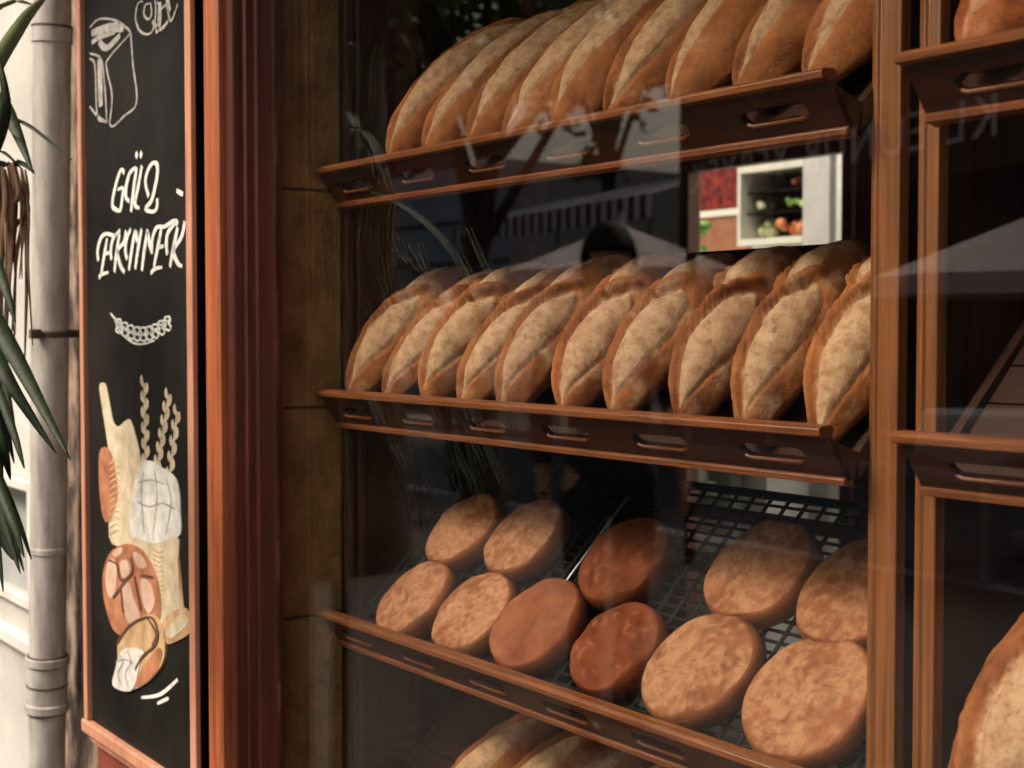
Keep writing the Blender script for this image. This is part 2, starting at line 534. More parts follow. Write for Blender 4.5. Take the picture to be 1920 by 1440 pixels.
def tray(x0, x1, z, label, group, grid=False, nslots=6):
    """open wooden tray hung at a slant; its front board leans out over the window"""
    t = thing('display_tray', label, 'bread tray', (x0, 0, z), group)
    yb, zb = .040, z - .055               # foot of the front board
    d = Vector((0, -.040, .055)).normalized()
    H = math.hypot(.040, .055)
    slots = []
    pitch = (x1 - x0) / nslots
    for k in range(nslots):
        slots.append((x0 + pitch * (k + .5), .108, H * .50, .0115))
    bm = slotted_board(x0 + .002, x1 - .002, slots, H, .011)
    nrm = Vector((1, 0, 0)).cross(d)
    mat = Matrix((Vector((1, 0, 0)), d, nrm)).transposed().to_4x4()
    mat.translation = Vector((0, yb, zb))
    bm.transform(mat)
    q = MB(); q.bm.free(); q.bm = bm
    fb = q.build('front_board', M['tray_dark'], t)
    for (cx, L, yc, r) in slots:  # lighter bar added to give each slot's lower edge its catch of light
        q = MB()
        base = Vector((0, yb, zb)) + d * (yc - r + .001) - nrm * -.0055
        q.tube([base + Vector((cx - L / 2 + r * .6, 0, 0)) + d * .003, base + Vector((cx - L / 2 + r * 1.2, 0, 0)), base + Vector((cx + L / 2 - r * 1.2, 0, 0)), base + Vector((cx + L / 2 - r * .6, 0, 0)) + d * .003], .0026, 8)
        q.build('slot_lit_edge', M['rail'], t, smooth=True).parent = fb
    q = MB()                               # moulded top rail
    q.prism([(-.014, z - .004), (-.015, z + .004), (-.010, z + .008), (.006, z + .009), (.011, z + .004), (.010, z - .003), (.0, z - .006)], 'x', x0 - .003, x1 + .001)
    q.build('top_rail', M['rail'], t, smooth=True, bevel=.001)
    q = MB()
    q.prism([(yb - .010, zb - .008), (yb - .011, zb - .001), (yb - .007, zb + .003), (yb + .008, zb + .003), (yb + .010, zb - .010)], 'x', x0 + .001, x1 - .001)
    q.build('bottom_rail', M['rail'], t, smooth=True, bevel=.001)
    for xs in (x0 - .0005, x1 - .0115):    # side boards running up the slope
        q = MB()
        lo = tray_point(0, z, .0, -.012); hi = tray_point(0, z, .42, -.012)
        hi2 = tray_point(0, z, .42, .004)
        q.prism([(lo.y - .004, lo.z), (hi.y, hi.z), (hi2.y, hi2.z), (tray_point(0, z, .03, .012).y, tray_point(0, z, .03, .012).z), (0.003, z - .007), (yb + .011, zb - .011)], 'x', xs, xs + .012)
        q.build('side_board', M['panel_wood'], t)
    if not grid:
        q = MB()
        for k in range(7):
            a = tray_point(0, z, .012 + k * .058, 0); b = tray_point(0, z, .012 + k * .058 + .055, 0)
            c_ = tray_point(0, z, .012 + k * .058 + .055, -.009); e_ = tray_point(0, z, .012 + k * .058, -.009)
            q.prism([(a.y, a.z), (b.y, b.z), (c_.y, c_.z), (e_.y, e_.z)], 'x', x0 + .013, x1 - .013)
        q.build('slatted_floor', M['panel_wood'], t)
    else:
        q = MB()
        for v in (.02, .40):
            a = tray_point(0, z, v, -.004); b = tray_point(0, z, v + .02, -.004)
            c_ = tray_point(0, z, v + .02, -.013); e_ = tray_point(0, z, v, -.013)
            q.prism([(a.y, a.z), (b.y, b.z), (c_.y, c_.z), (e_.y, e_.z)], 'x', x0 + .013, x1 - .013)
        q.build('floor_bearer', M['tray_dark'], t)
    return t


TG = 'slotted wooden bread trays'
tray(.004, 1.222, ZL['top'], 'uppermost slotted wooden tray of the left rack, under the long loaves', TG)
tray(.004, 1.222, ZL['middle'], 'middle slotted wooden tray of the left rack, under ten split loaves', TG)
tray(.004, 1.222, ZL['bottom'], 'slotted wooden tray of the left rack that carries the round breads', TG, grid=True)
tray(.004, 1.222, ZL['lowest'], 'lowest wooden tray of the left rack, only just in view', TG)
tray(1.327, 2.58, ZL['top'], 'top slotted tray of the right rack with pinkish loaves', TG)
tray(1.327, 2.58, ZL['middle'], 'empty slotted wooden tray of the right rack at mid height', TG)
tray(1.327, 2.58, ZL['bottom'], 'lower tray of the right rack with the big loaf, front below view', TG)

# black wire grid lying in the round-bread tray
gr = thing('baking_grid', 'black open grid lying under the round flat breads', 'baking grid', (0, .04, .93))


def tp(x, v, n, z=ZL['bottom']):
    return tray_point(x, z, v, n)


q = MB()
for k in range(24):
    v = .035 + k * .0172
    q.tube([tp(.03, v, .003), tp(1.205, v, .003)], .0048, 6, flat=.5)
q.build('cross_bars', M['black_plastic'], gr)
q = MB()
for k in range(33):
    x = .035 + k * .0362
    q.tube([tp(x, .02, .0065), tp(x, .445, .0065)], .0042, 6, flat=.6)
q.build('long_bars', M['black_plastic'], gr)
q = MB()
for a, b in (((.022, .014), (1.212, .014)), ((.022, .446), (1.212, .446)), ((.022, .014), (.022, .446)), ((1.212, .014), (1.212, .446))):
    q.tube([tp(a[0], a[1], .007), tp(b[0], b[1], .007)], .007, 8)
q.build('rim', M['black_plastic'], gr, smooth=True)
rod = MB(); rod.tube([tp(.497, .10, .014), tp(.497, .40, .014)], .0028, 8)
rr = rod.build('steel_rod', M['steel'], loc=tp(.497, .10, .014), smooth=True)
tag(rr, 'thin steel rod lying up the slope between the round breads', 'rod')


# ---------------------------------------------------------------- breads
def smooth01(x, a, b):
    t = max(0, min(1, (x - a) / (b - a)))
    return t * t * (3 - 2 * t)


def loaf_mesh(seed, L, Wd, Ht, slashes, nu=190, nv=104, bend=.004, point=2.0, power=.60, dust=.35):
    rnd = random.Random(seed)
    off = Vector((rnd.uniform(-50, 50), rnd.uniform(-50, 50), rnd.uniform(-50, 50)))
    verts, fl, faces = [], [], []
    for i in range(nu + 1):
        t = math.sin(math.pi / 2 * (-1 + 2 * i / nu))
        prof = max(0.0, 1 - abs(t) ** point) ** power
        prof = max(prof, .012)
        x0 = bend * (1 - t * t)
        for j in range(nv):
            a = 2 * math.pi * j / nv
            ca, sa = math.cos(a), math.sin(a)
            zz = sa * Ht * (.72 if sa > 0 else .28) * prof
            xx = ca * Wd / 2 * prof
            if sa > 0:
                xx = math.copysign(abs(ca) ** .92, ca) * Wd / 2 * prof
            p = Vector((xx + x0, t * L / 2, zz + Ht * .28))
            nrm = Vector((ca * Ht * .6, 0, sa * Wd / 2)).normalized()
            f, dsp, ridge = 0.0, 0.0, 0.0
            if sa > -.15:
                s_ = (math.pi / 2 - a) / (math.pi / 2) if a <= 1.5 * math.pi else (math.pi / 2 - (a - 2 * math.pi)) / (math.pi / 2)
                for (cx, cy, ww, ll, sk, deep) in slashes:
                    # s_ is +1 at the right side, -1 at the left side of the top surface
                    pp = (s_ - cx) - sk * (t - cy)
                    qq = t - cy
                    wob = 1 + .07 * noise.noise(Vector((t * 5, s_ * 2, seed)) + off)
                    d = math.sqrt((pp / ww) ** 2 + (qq / ll) ** 2) / wob
                    lside = smooth01(-pp / ww, -.25, .35)
                    m_ = 1 - smooth01(d, .90, 1.06)
                    f = max(f * (1 - m_), m_)
                    rg = lside * math.exp(-((d - 1.20) / .15) ** 2)
                    ridge = max(ridge, rg)
                    f = f * (1 - .9 * rg * (1 - m_))
                    torn = 1 + .35 * noise.noise(Vector((t * 11, s_ * 3, 3)) + off)
                    dsp += deep * (lside * math.exp(-((d - 1.14) / .10) ** 2) * .0085 * torn - lside * math.exp(-((d - .90) / .11) ** 2) * .0095)
                    dsp += deep * (1 - lside) * (-math.exp(-((d - 1.0) / .06) ** 2) * .0022)
                    dsp += m_ * .0045 * (1 - min(1, d) ** 2)
            dsp = max(-.010, min(.0095, dsp))
            dn = noise.noise(p * 20 + off) * .0034 + noise.noise(p * 60 + off) * .0012 + noise.noise(p * 150 + off) * .0006
            p += nrm * ((dsp + dn) * min(1, prof * 1.6))
            du = dust * (.5 + .8 * noise.noise(p * 30 + off)) * (sa > 0) * (1 - ridge)
            verts.append(p); fl.append(max(0, min(1, max(f * .95, du))))
    for i in range(nu):
        for j in range(nv):
            k = (j + 1) % nv
            faces.append((i * nv + j, i * nv + k, (i + 1) * nv + k, (i + 1) * nv + j))
    faces.append(tuple(range(nv))[::-1]); faces.append(tuple(nu * nv + j for j in range(nv)))
    me = bpy.data.meshes.new('loaf')
    me.from_pydata(verts, [], faces)
    at_ = me.attributes.new('flour', 'FLOAT', 'POINT')
    at_.data.foreach_set('value', fl)
    bm = bmesh.new(); bm.from_mesh(me); bmesh.ops.recalc_face_normals(bm, faces=bm.faces[:]); bm.to_mesh(me); bm.free()
    for p in me.polygons:
        p.use_smooth = True
    me.materials.append(M['loaf'])
    return me


def slope_matrix(x, z0, v, n, rz, roll=0.0, lift=0.0):
    base = Matrix.Translation(tray_point(x, z0, v, n)) @ Matrix.Rotation(TAU + lift, 4, 'X') @ Matrix.Rotation(rz, 4, 'Z') @ Matrix.Rotation(roll, 4, 'Y')
    return base


ORD = ['first', 'second', 'third', 'fourth', 'fifth', 'sixth', 'seventh', 'eighth', 'ninth', 'tenth', 'eleventh']


def put(me, name, mtx, label, cat, group, tint=(1, 1, 1)):
    o = bpy.data.objects.new(name, me)
    C.objects.link(o)
    o.matrix_world = mtx
    o.color = (tint[0], tint[1], tint[2], 1)
    tag(o, label, cat, group)
    return o


rnd = random.Random(5)
# middle tray: ten split loaves (x at the foot, x at the head)
mid = [(.066, .087), (.190, .226), (.303, .331), (.427, .434), (.552, .548), (.685, .671), (.812, .796), (.942, .920), (1.061, 1.042), (1.178, 1.152)]
notes = ['slim split loaf leaning at the left end of the middle tray',
         'split loaf with wide pale crumb, second from left in the middle tray',
         'split loaf with dark ear, third from left in the middle tray',
         'split loaf, fourth from left in the middle tray',
         'split loaf with browned tip, fifth from left in the middle tray',
         'split loaf, sixth from left, halfway along the middle tray',
         'split loaf with strong orange ear, seventh from left in the middle tray',
         'split loaf with rounded brown top, third from the right in the middle tray',
         'tall split loaf reaching highest, second from the right in the middle tray',
         'split loaf partly behind the post at the right end of the middle tray']
for i, (xa, xb) in enumerate(mid):
    L = .348 + rnd.uniform(-.016, .014)
    me = loaf_mesh(100 + i, L, .110 + rnd.uniform(-.008, .007), .096 + rnd.uniform(-.008, .008),
                   [(.02 + rnd.uniform(-.08, .05), .50, .30, .40, -.35, 1.0),
                    (.34 + rnd.uniform(-.06, .05), -.34 + rnd.uniform(-.05, .04), .42 + rnd.uniform(-.05, .04), .58, .25 + rnd.uniform(-.1, .1), 1.5)], bend=rnd.uniform(-.006, .006), dust=.6)
    ang = -math.atan2(xb - xa, .30) + R(rnd.uniform(-3, 3))
    t_ = rnd.uniform(.90, 1.05)
    put(me, 'split_loaf', slope_matrix((xa + xb) / 2, ZL['middle'], .195, .004, ang, R(-10 + rnd.uniform(-9, 8))), notes[i], 'loaf', 'split loaves in the middle tray', (t_, t_ * rnd.uniform(.96, 1.0), t_ * rnd.uniform(.93, 1.0)))

# top tray: nine long loaves with one slash from end to end, leaning to the right
top = [(.180, .250), (.300, .370), (.425, .495), (.545, .615), (.660, .730), (.785, .855), (.915, .985), (1.035, 1.100), (1.150, 1.215)]
for i, (xa, xb) in enumerate(top):
    me = loaf_mesh(200 + i, .385 + rnd.uniform(-.02, .02), .126 + rnd.uniform(-.008, .010), .098 + rnd.uniform(-.006, .012),
                   [(.04 + rnd.uniform(-.14, .14), rnd.uniform(-.06, .06), .34 + rnd.uniform(-.08, .08), .95, rnd.uniform(-.12, .16), 1.5)], bend=rnd.uniform(-.008, .004))
    ang = -math.atan2(xb - xa, .205)
    cx = (xa + xb) / 2 + .02
    lab = 'long floury loaf, %s from left in the top tray' % ORD[i] if i else 'long floury loaf standing leftmost in the top tray'
    if i == 8: lab = 'long floury loaf at the right end of the top tray, beside the post'
    t_ = rnd.uniform(.88, 1.04)
    put(me, 'long_loaf', slope_matrix(cx, ZL['top'], .215, .006, ang * .8, R(-8 + rnd.uniform(-11, 11))), lab, 'loaf', 'long loaves in the top tray', (t_, t_ * .97, t_ * .93))
# second layer of long loaves heaped behind the first
heap = [(.30, .30), (.46, .31), (.63, .31), (.81, .31), (.98, .31)]

# lowest tray: four long loaves seen under the round breads
low = [(.262, .328), (.392, .455), (.505, .570), (.625, .690), (.75, .81), (.87, .93)]
for i, (xa, xb) in enumerate(low):
    me = loaf_mesh(300 + i, .36, .120, .098, [(.05, 0, .36, .92, .04, 1.4)], bend=rnd.uniform(-.006, .006))
    lab = ['pale long loaf nearest the stone pier in the lowest tray', 'long loaf second from left in the lowest tray', 'long loaf third from left in the lowest tray, half hidden by the rail',
           'long loaf fourth in the lowest tray, behind the tray rail', 'long loaf fifth in the lowest tray, under the rail', 'long loaf furthest right in the lowest tray'][i]
    put(me, 'long_loaf', slope_matrix((xa + xb) / 2 + .01, ZL['lowest'], .215, .006, R(-14), R(-4)), lab, 'loaf', 'long loaves in the lowest tray', (1, .97, .92))

# right rack
for i, (x, dx) in enumerate([(1.415, .03), (1.535, .03), (1.655, .03)]):
    me = loaf_mesh(400 + i, .36, .125, .10, [(-.02, -.1, .55, .80, .05, 1.0)], dust=.5)
    lab = ['pinkish loaf at the left end of the right rack top tray', 'reddish loaf behind the pinkish one at the upper right corner', 'loaf third from left in the top tray of the right rack'][i]
    put(me, 'long_loaf', slope_matrix(x, ZL['top'], .21, .006, R(-12), R(-6)), lab, 'loaf', 'loaves in the right rack top tray', (1.05, .85, .80))
for i, (x, s_) in enumerate([(1.428, 1.0), (1.60, 1.0)]):
    me = loaf_mesh(500 + i, .40, .165, .125, [(.38, -.30, .44, .56, .05, 1.5), (.30, .50, .36, .40, -.1, 1.2)], dust=.35)
    lab = ['big crusty loaf with a wide pale slash at the lower right corner', 'second big loaf to the right in the lower right tray'][i]
    put(me, 'big_loaf', slope_matrix(x, ZL['bottom'], .20, .006, R(-4), R(-10)), lab, 'loaf', 'big loaves in the right rack lower tray', (1.02, .98, .95))


def round_mesh(seed, rad, thick, kind):
    rnd_ = random.Random(seed)
    off = Vector((rnd_.uniform(-50, 50), rnd_.uniform(-50, 50), rnd_.uniform(-50, 50)))
    nr, ns = 26, 72
    prof = []
    for i in range(10):
        t = i / 10
        prof.append((rad * .87 * t, 0.0, 0))
    for i in range(12):                     # rounded side
        a = -math.pi / 2 + math.pi * i / 11
        prof.append((rad * .87 + rad * .13 * max(0, math.cos(a)) ** .75, thick * .5 + thick * .5 * math.sin(a), 1 if a > 1.1 else 0))
    for i in range(1, 18):
        t = 1 - i / 18
        prof.append((rad * .87 * t, thick + .005 * (1 - t * t), 1))
    verts, fl, faces = [], [], []
    for (r_, z_, top_) in prof:
        for k in range(ns):
            a = 2 * math.pi * k / ns
            wob = 1 + .05 * noise.noise(Vector((math.cos(a) * 1.3, math.sin(a) * 1.3, 0)) + off)
            p = Vector((math.cos(a) * r_ * wob, math.sin(a) * r_ * wob, z_))
            f = 0.0
            if top_:
                n1 = noise.noise(p * 17 + off)
                p.z += n1 * .007 + noise.noise(p * 60 + off) * .0016
                f = .60 + .42 * noise.noise(p * 14 + off * .7) + .40 * noise.noise(p * 50 + off) + .45 * noise.noise(p * 110 + off)
                if kind == 'red':           # hollow in the middle, darker rim of the hollow
                    h = math.exp(-((p.x * .8 + p.y * .3) / .014) ** 2 - (p.y / .035) ** 2)
                    p.z += -h * .012 + noise.noise(p * 34 + off) * .005
                    f = .05 - h + .6 * noise.noise(p * 32 + off) + .9 * noise.noise(p * 90 + off)
                if kind == 'red':
                    rr_ = math.hypot(p.x * 1.15, p.y)
                    p.z += .0035 * math.exp(-((rr_ - rad * .62) / .010) ** 2)
                    f += .25 * math.exp(-((rr_ - rad * .72) / .012) ** 2)
                if r_ > rad * .93:
                    f = .55 + .8 * noise.noise(p * 24 + off) if kind != 'red' else .25
                if kind == 'pink':
                    h = math.exp(-((p.x + p.y * .55) / .012) ** 2 - (p.y / .03) ** 2)
                    p.z -= h * .006
                    f = .35 + .3 * noise.noise(p * 20 + off) - h * .4
            else:
                f = -.3
            verts.append(p); fl.append(max(0, min(1, f)))
    n = len(prof)
    for i in range(n - 1):
        for k in range(ns):
            k2 = (k + 1) % ns
            faces.append((i * ns + k, i * ns + k2, (i + 1) * ns + k2, (i + 1) * ns + k))
    faces.append(tuple((n - 1) * ns + k for k in range(ns)))
    me = bpy.data.meshes.new('round_bread')
    me.from_pydata(verts, [], faces)
    at_ = me.attributes.new('flour', 'FLOAT', 'POINT')
    at_.data.foreach_set('value', fl)
    bm = bmesh.new(); bm.from_mesh(me)
    bmesh.ops.remove_doubles(bm, verts=bm.verts[:], dist=.00005)
    bmesh.ops.recalc_face_normals(bm, faces=bm.faces[:]); bm.to_mesh(me); bm.free()
    for p in me.polygons:
        p.use_smooth = True
    me.materials.append(M['flat'])
    return me


RB = [  # x, v, radius, kind, tint, label
    (.190, .100, .083, 'tan', (1.0, .86, .84), 'round flat bread with scorched patch, left end of the front row'),
    (.371, .106, .083, 'tan', (1.08, .98, .96), 'pale round bread with brown crown, second in the front row'),
    (.535, .118, .088, 'pink', (.86, .62, .56), 'pinkish brown round bread, third from left in the front row'),
    (.735, .116, .080, 'red', (.66, .40, .32), 'dark reddish round bread in the middle of the front row'),
    (.908, .122, .092, 'tan', (.96, .86, .80), 'tan floury round bread, second from right in the front row'),
    (1.104, .121, .095, 'tan', (.98, .86, .80), 'largest tan round bread at the right end of the front row'),
    (.177, .258, .083, 'tan', (1.0, .88, .80), 'round bread at the left end of the back row'),
    (.356, .268, .084, 'tan', (1.02, .92, .86), 'pale round bread, second from left in the back row'),
    (.628, .262, .085, 'red', (.58, .36, .27), 'dark russet round bread in the back row, hollow in its middle'),
    (.902, .290, .091, 'tan', (.98, .84, .74), 'brown floury round bread, second from right in the back row'),
    (1.083, .286, .091, 'tan', (.98, .84, .74), 'brown round bread cut off by the post at the back row end'),
]
for i, (x, v, rad, kind, tint, lab) in enumerate(RB):
    me = round_mesh(700 + i, rad, .040, kind)
    lift = R(3) if v < .2 else R(4)
    nn = .011
    put(me, 'round_bread', slope_matrix(x, ZL['bottom'], v, nn, R(rnd.uniform(0, 360)) if kind == 'tan' else 0, 0, lift * 0), lab, 'round bread', 'round flat breads on the black grid', tint)

# ---------------------------------------------------------------- chalkboard
BY = -.170
cb = thing('chalkboard', 'tall black chalkboard with white lettering and painted breads beside the window', 'chalkboard', (-.47, BY, .65))
q = MB(); q.box((-.757, BY, .636), (-.186, BY + .022, 2.75)); q.build('board', M['chalk'], cb)
q = MB(); q.box((-.779, BY - .012, .642), (-.7575, BY + .026, 2.75), .003); q.build('frame_strip', M['frame_pink'], cb)
q = MB(); q.box((-.1855, BY - .010, .642), (-.158, BY + .001, 2.75), .002); q.build('frame_strip', M['frame_pink'], cb)


def bpt(px, py, k=0.0):
    return at(px, py, BY - .0012 - k)


LAY = [0]


def stroke_set(name, mat, strokes, wid, parent=cb, closed=False):
    """chalk or brush lines, a millimetre thick, lying on the board"""
    q = MB()
    for s_ in strokes:
        w_ = wid
        if isinstance(s_, tuple) and isinstance(s_[0], list):
            s_, w_ = s_[0], s_[1]
        P = [bpt(x, y) for x, y in s_]
        # smooth the hand-drawn line
        Q = []
        n = len(P)
        for i in range(n - 1):
            p0, p1, p2, p3 = P[max(i - 1, 0)], P[i], P[i + 1], P[min(i + 2, n - 1)]
            for k in range(5):
                t = k / 5
                Q.append(.5 * ((2 * p1) + (-p0 + p2) * t + (2 * p0 - 5 * p1 + 4 * p2 - p3) * t * t + (-p0 + 3 * p1 - 3 * p2 + p3) * t ** 3))
        Q.append(P[-1])
        rad = [w_ * (.75 + .25 * math.sin(math.pi * i / max(1, len(Q) - 1))) for i in range(len(Q))]
        # flat ribbon
        L_, R_ = [], []
        for i, p in enumerate(Q):
            d = Q[min(i + 1, len(Q) - 1)] - Q[max(i - 1, 0)]
            d = Vector((d.x, 0, d.z))
            d = d.normalized() if d.length > 1e-8 else Vector((1, 0, 0))
            nrm = Vector((-d.z, 0, d.x)) * rad[i] * (.55 + .55 * abs(d.z))
            L_.append(p + nrm); R_.append(p - nrm)
        e = Vector((0, .0011, 0))
        vl = [q.bm.verts.new(v) for v in L_]; vr = [q.bm.verts.new(v) for v in R_]
        bl = [q.bm.verts.new(v + e) for v in L_]; br = [q.bm.verts.new(v + e) for v in R_]
        for i in range(len(Q) - 1):
            q.bm.faces.new((vl[i], vl[i + 1], vr[i + 1], vr[i]))
            q.bm.faces.new((vl[i], bl[i], bl[i + 1], vl[i + 1]))
            q.bm.faces.new((vr[i], vr[i + 1], br[i + 1], br[i]))
    o = q.build(name, mat, parent)
    return o


def patch(name, mat, outline, layer, parent=cb):
    """a flat painted shape on the board, layer sets how far proud it lies"""
    k = .0004 * layer
    pts = [bpt(x, y, k) for x, y in outline]
    q = MB()
    n = len(pts)
    # smooth closed outline
    Q = []
    for i in range(n):
        p0, p1, p2, p3 = pts[i - 1], pts[i], pts[(i + 1) % n], pts[(i + 2) % n]
        for j in range(4):
            t = j / 4
            Q.append(.5 * ((2 * p1) + (-p0 + p2) * t + (2 * p0 - 5 * p1 + 4 * p2 - p3) * t * t + (-p0 + 3 * p1 - 3 * p2 + p3) * t ** 3))
    a = [q.bm.verts.new(p) for p in Q]
    b = [q.bm.verts.new(Vector((p.x, BY - .0001, p.z))) for p in Q]
    m_ = len(Q)
    q.bm.faces.new(a)
    for i in range(m_):
        q.bm.faces.new((a[i], b[i], b[(i + 1) % m_], a[(i + 1) % m_]))
    return q.build(name, mat, parent)


def cr(pts):       # lettering traced in an enlarged crop of the sign
    return [(160 + x / 5.145, 260 + y / 5.145) for x, y in pts]


gul = [cr(s_) for s_ in [
    [(375, 335), (345, 300), (305, 400), (268, 560), (262, 650), (290, 682), (335, 690), (352, 600), (362, 480), (312, 492)],
    [(482, 278), (430, 330), (395, 450), (390, 560), (425, 610)],
    [(495, 275), (470, 450), (440, 705)],
    [(545, 260), (512, 450), (480, 600), (488, 655), (522, 670)],
    [(610, 560), (578, 420), (610, 290), (660, 232), (695, 270), (685, 400), (640, 590), (580, 675), (650, 705), (690, 660), (692, 575)],
    [(487, 185), (500, 130)], [(528, 180), (545, 125)], [(878, 500), (940, 540)]]]
ekmek = [cr(s_) for s_ in [
    [(125, 1180), (118, 1080), (150, 960), (200, 918), (280, 932), (335, 880)],
    [(210, 960), (185, 1110), (150, 1320)], [(185, 1112), (235, 1098)], [(130, 1345), (155, 1310), (222, 1290)],
    [(338, 885), (270, 960), (245, 1080), (252, 1170)],
    [(330, 915), (300, 1100), (280, 1290)], [(392, 885), (370, 1000), (308, 1085), (340, 1230), (378, 1290)],
    [(440, 872), (400, 960), (385, 1080), (402, 1165)], [(482, 880), (450, 1050), (420, 1270)],
    [(485, 890), (500, 1000)], [(542, 868), (510, 1050), (480, 1260)], [(602, 878), (570, 1060), (545, 1275)], [(600, 900), (620, 1020), (645, 1105)],
    [(640, 1110), (648, 960), (690, 855), (760, 850), (860, 790), (890, 835)],
    [(732, 870), (700, 1040), (660, 1240)], [(700, 1052), (755, 1035)], [(630, 1300), (670, 1255), (742, 1240)],
    [(882, 800), (800, 900), (780, 1020), (792, 1120)],
    [(890, 850), (850, 1050), (815, 1240)], [(958, 795), (930, 940), (850, 1080), (890, 1200), (935, 1232)]]]
stroke_set('chalk_lettering', M['chalk_line'], gul + ekmek, .0066)
# slices of toast drawn in chalk, ring breads at the very top
stroke_set('toast_drawing', M['chalk_dim'], [
    [(168, 52), (185, 36), (215, 38), (240, 55), (245, 65)],
    [(245, 62), (249, 120), (256, 192), (232, 218), (212, 237), (205, 232)],
    [(205, 232), (210, 180), (200, 130), (203, 110), (245, 62)],
    [(168, 100), (185, 106), (192, 120)], [(192, 120), (197, 170), (200, 228)], [(168, 110), (178, 125), (182, 215), (195, 228)],
    [(168, 200), (180, 215), (200, 230)], ([(186, 110), (189, 200)], .013), ([(172, 62), (205, 52), (232, 52)], .016), ([(185, 78), (200, 90), (225, 66)], .011),
    ([(172, 80), (186, 70), (215, 60)], .010)], .0036)
stroke_set('ring_bread_drawing', M['chalk_dim'], [
    [(290, -2), (292, 20), (288, 52), (278, 64), (262, 58), (254, 35), (258, 8), (268, 2)],
    [(282, 6), (284, 26), (278, 36), (270, 28), (272, 10), (282, 6)], [(294, 4), (303, 15), (312, 10), (320, 40), (333, 8)],
    ([(285, 40), (300, 55), (315, 40)], .006), ([(300, 4), (298, 45), (292, 60)], .009), ([(312, -8), (318, 22)], .007)], .0034)
# ear of wheat, arched
wh = [[(207, 588), (220, 603), (240, 620), (262, 628), (285, 622), (303, 608), (320, 598)]]
for k in range(9):
    t = k / 8
    x = 220 + 92 * t
    y = 604 + 26 * math.sin(math.pi * (.08 + .80 * t)) - 8 * t
    wh.append([(x, y), (x - 4, y - 9), (x + 4, y - 12), (x + 7, y - 4), (x + 2, y + 1)])
    wh.append([(x, y), (x - 3, y + 9), (x + 4, y + 14), (x + 8, y + 7), (x + 3, y + 1)])
wh.append([(214, 598), (225, 622), (248, 642), (268, 645), (290, 638)])
stroke_set('wheat_ear_drawing', M['chalk_line'], wh, .0032)
# wooden board with a handle, painted
patch('painted_bread_board', M['pale_paint'], [(186, 724), (197, 720), (204, 750), (212, 790), (222, 800), (236, 788), (246, 792), (262, 850), (275, 930), (285, 1010), (210, 1020), (206, 940), (205, 860), (192, 770)], 1)
stroke_set('bread_board_grain', M['tan_paint'], [[(228, 810), (236, 900), (240, 980)], [(246, 815), (256, 900), (262, 980)], [(218, 830), (222, 900)], [(190, 735), (196, 760), (206, 800)]], .0035)
patch('painted_roll', M['brown_paint'], [(186, 850), (204, 842), (216, 880), (220, 940), (200, 980), (188, 940)], 2)
patch('painted_flour_sack', M['white_paint_art'], [(262, 872), (280, 864), (298, 874), (330, 900), (338, 960), (330, 1010), (250, 1012), (248, 930)], 3)
stroke_set('board_shading', M['tan_paint'], [[(206, 870 + 12 * k), (216 + 2 * (k % 3), 862 + 12 * k), (226, 866 + 12 * k)] for k in range(12)], .0022).location.y -= .0012
stroke_set('sack_folds', M['chalk_dim'], [[(270, 884), (266, 930), (272, 1000)], [(290, 880), (296, 930), (288, 1000)], [(312, 896), (322, 940), (312, 1002)], [(258, 940), (280, 950), (306, 944), (330, 955)], [(260, 905), (284, 900), (310, 908)]], .0034).location.y -= .0014
for k, (x0_, y0_, x1_, y1_) in enumerate([(270, 718, 273, 880), (316, 742, 294, 880), (332, 772, 318, 890)]):
    kern = []
    n_ = 12 if k < 2 else 9
    for i in range(n_):
        t = i / (n_ - 1)
        x, y = x0_ + (x1_ - x0_) * t, y0_ + (y1_ - y0_) * t
        sgn = 1 if i % 2 else -1
        kern.append(([(x + .5 * sgn, y + 5), (x + 4.2 * sgn, y - 1), (x + 4.6 * sgn, y - 8), (x + 3 * sgn, y - 12)], .0072))
    stroke_set('painted_wheat', M['pale_paint'], [([(x0_, y0_), (x1_, y1_)], .004)] + kern, .008)
# long pale loaf behind, brown loaf with cuts, torn bun in front
patch('painted_long_loaf', M['pale_paint'], [(250, 1008), (290, 1020), (332, 1008), (334, 1060), (340, 1120), (345, 1160), (325, 1180), (302, 1170), (285, 1100), (262, 1050)], 4)
stroke_set('long_loaf_cuts', M['tan_paint'], [[(252, 1014), (290, 1024), (330, 1014)], [(303, 1108), (320, 1115), (330, 1098)], [(304, 1075), (296, 1050)], ([(345, 1160), (340, 1110), (335, 1050)], .004)], .005)
patch('painted_small_bun', M['tan_paint'], [(304, 1170), (322, 1148), (345, 1140), (357, 1160), (356, 1185), (335, 1200), (312, 1206)], 5)
patch('painted_bun_crumb', M['pale_paint'], [(312, 1180), (335, 1155), (350, 1158), (350, 1172), (325, 1195), (313, 1194)], 7)
patch('painted_brown_loaf', M['brown_paint'], [(196, 1060), (210, 1032), (236, 1020), (265, 1030), (288, 1065), (300, 1110), (300, 1160), (280, 1190), (240, 1195), (212, 1180), (196, 1130), (192, 1090)], 6)
for pl in ([(200, 1062), (208, 1048), (218, 1060), (216, 1110), (205, 1120), (198, 1095)], [(224, 1056), (236, 1050), (243, 1065), (240, 1080), (230, 1082)],
           [(250, 1036), (264, 1042), (275, 1062), (258, 1064)], [(226, 1105), (240, 1092), (250, 1120), (262, 1160), (240, 1168), (232, 1140)],
           [(262, 1088), (280, 1092), (290, 1130), (278, 1150), (268, 1130)], [(212, 1034), (228, 1026), (226, 1040), (214, 1044)]):
    patch('loaf_highlight', M['pink_paint'], pl, 8)
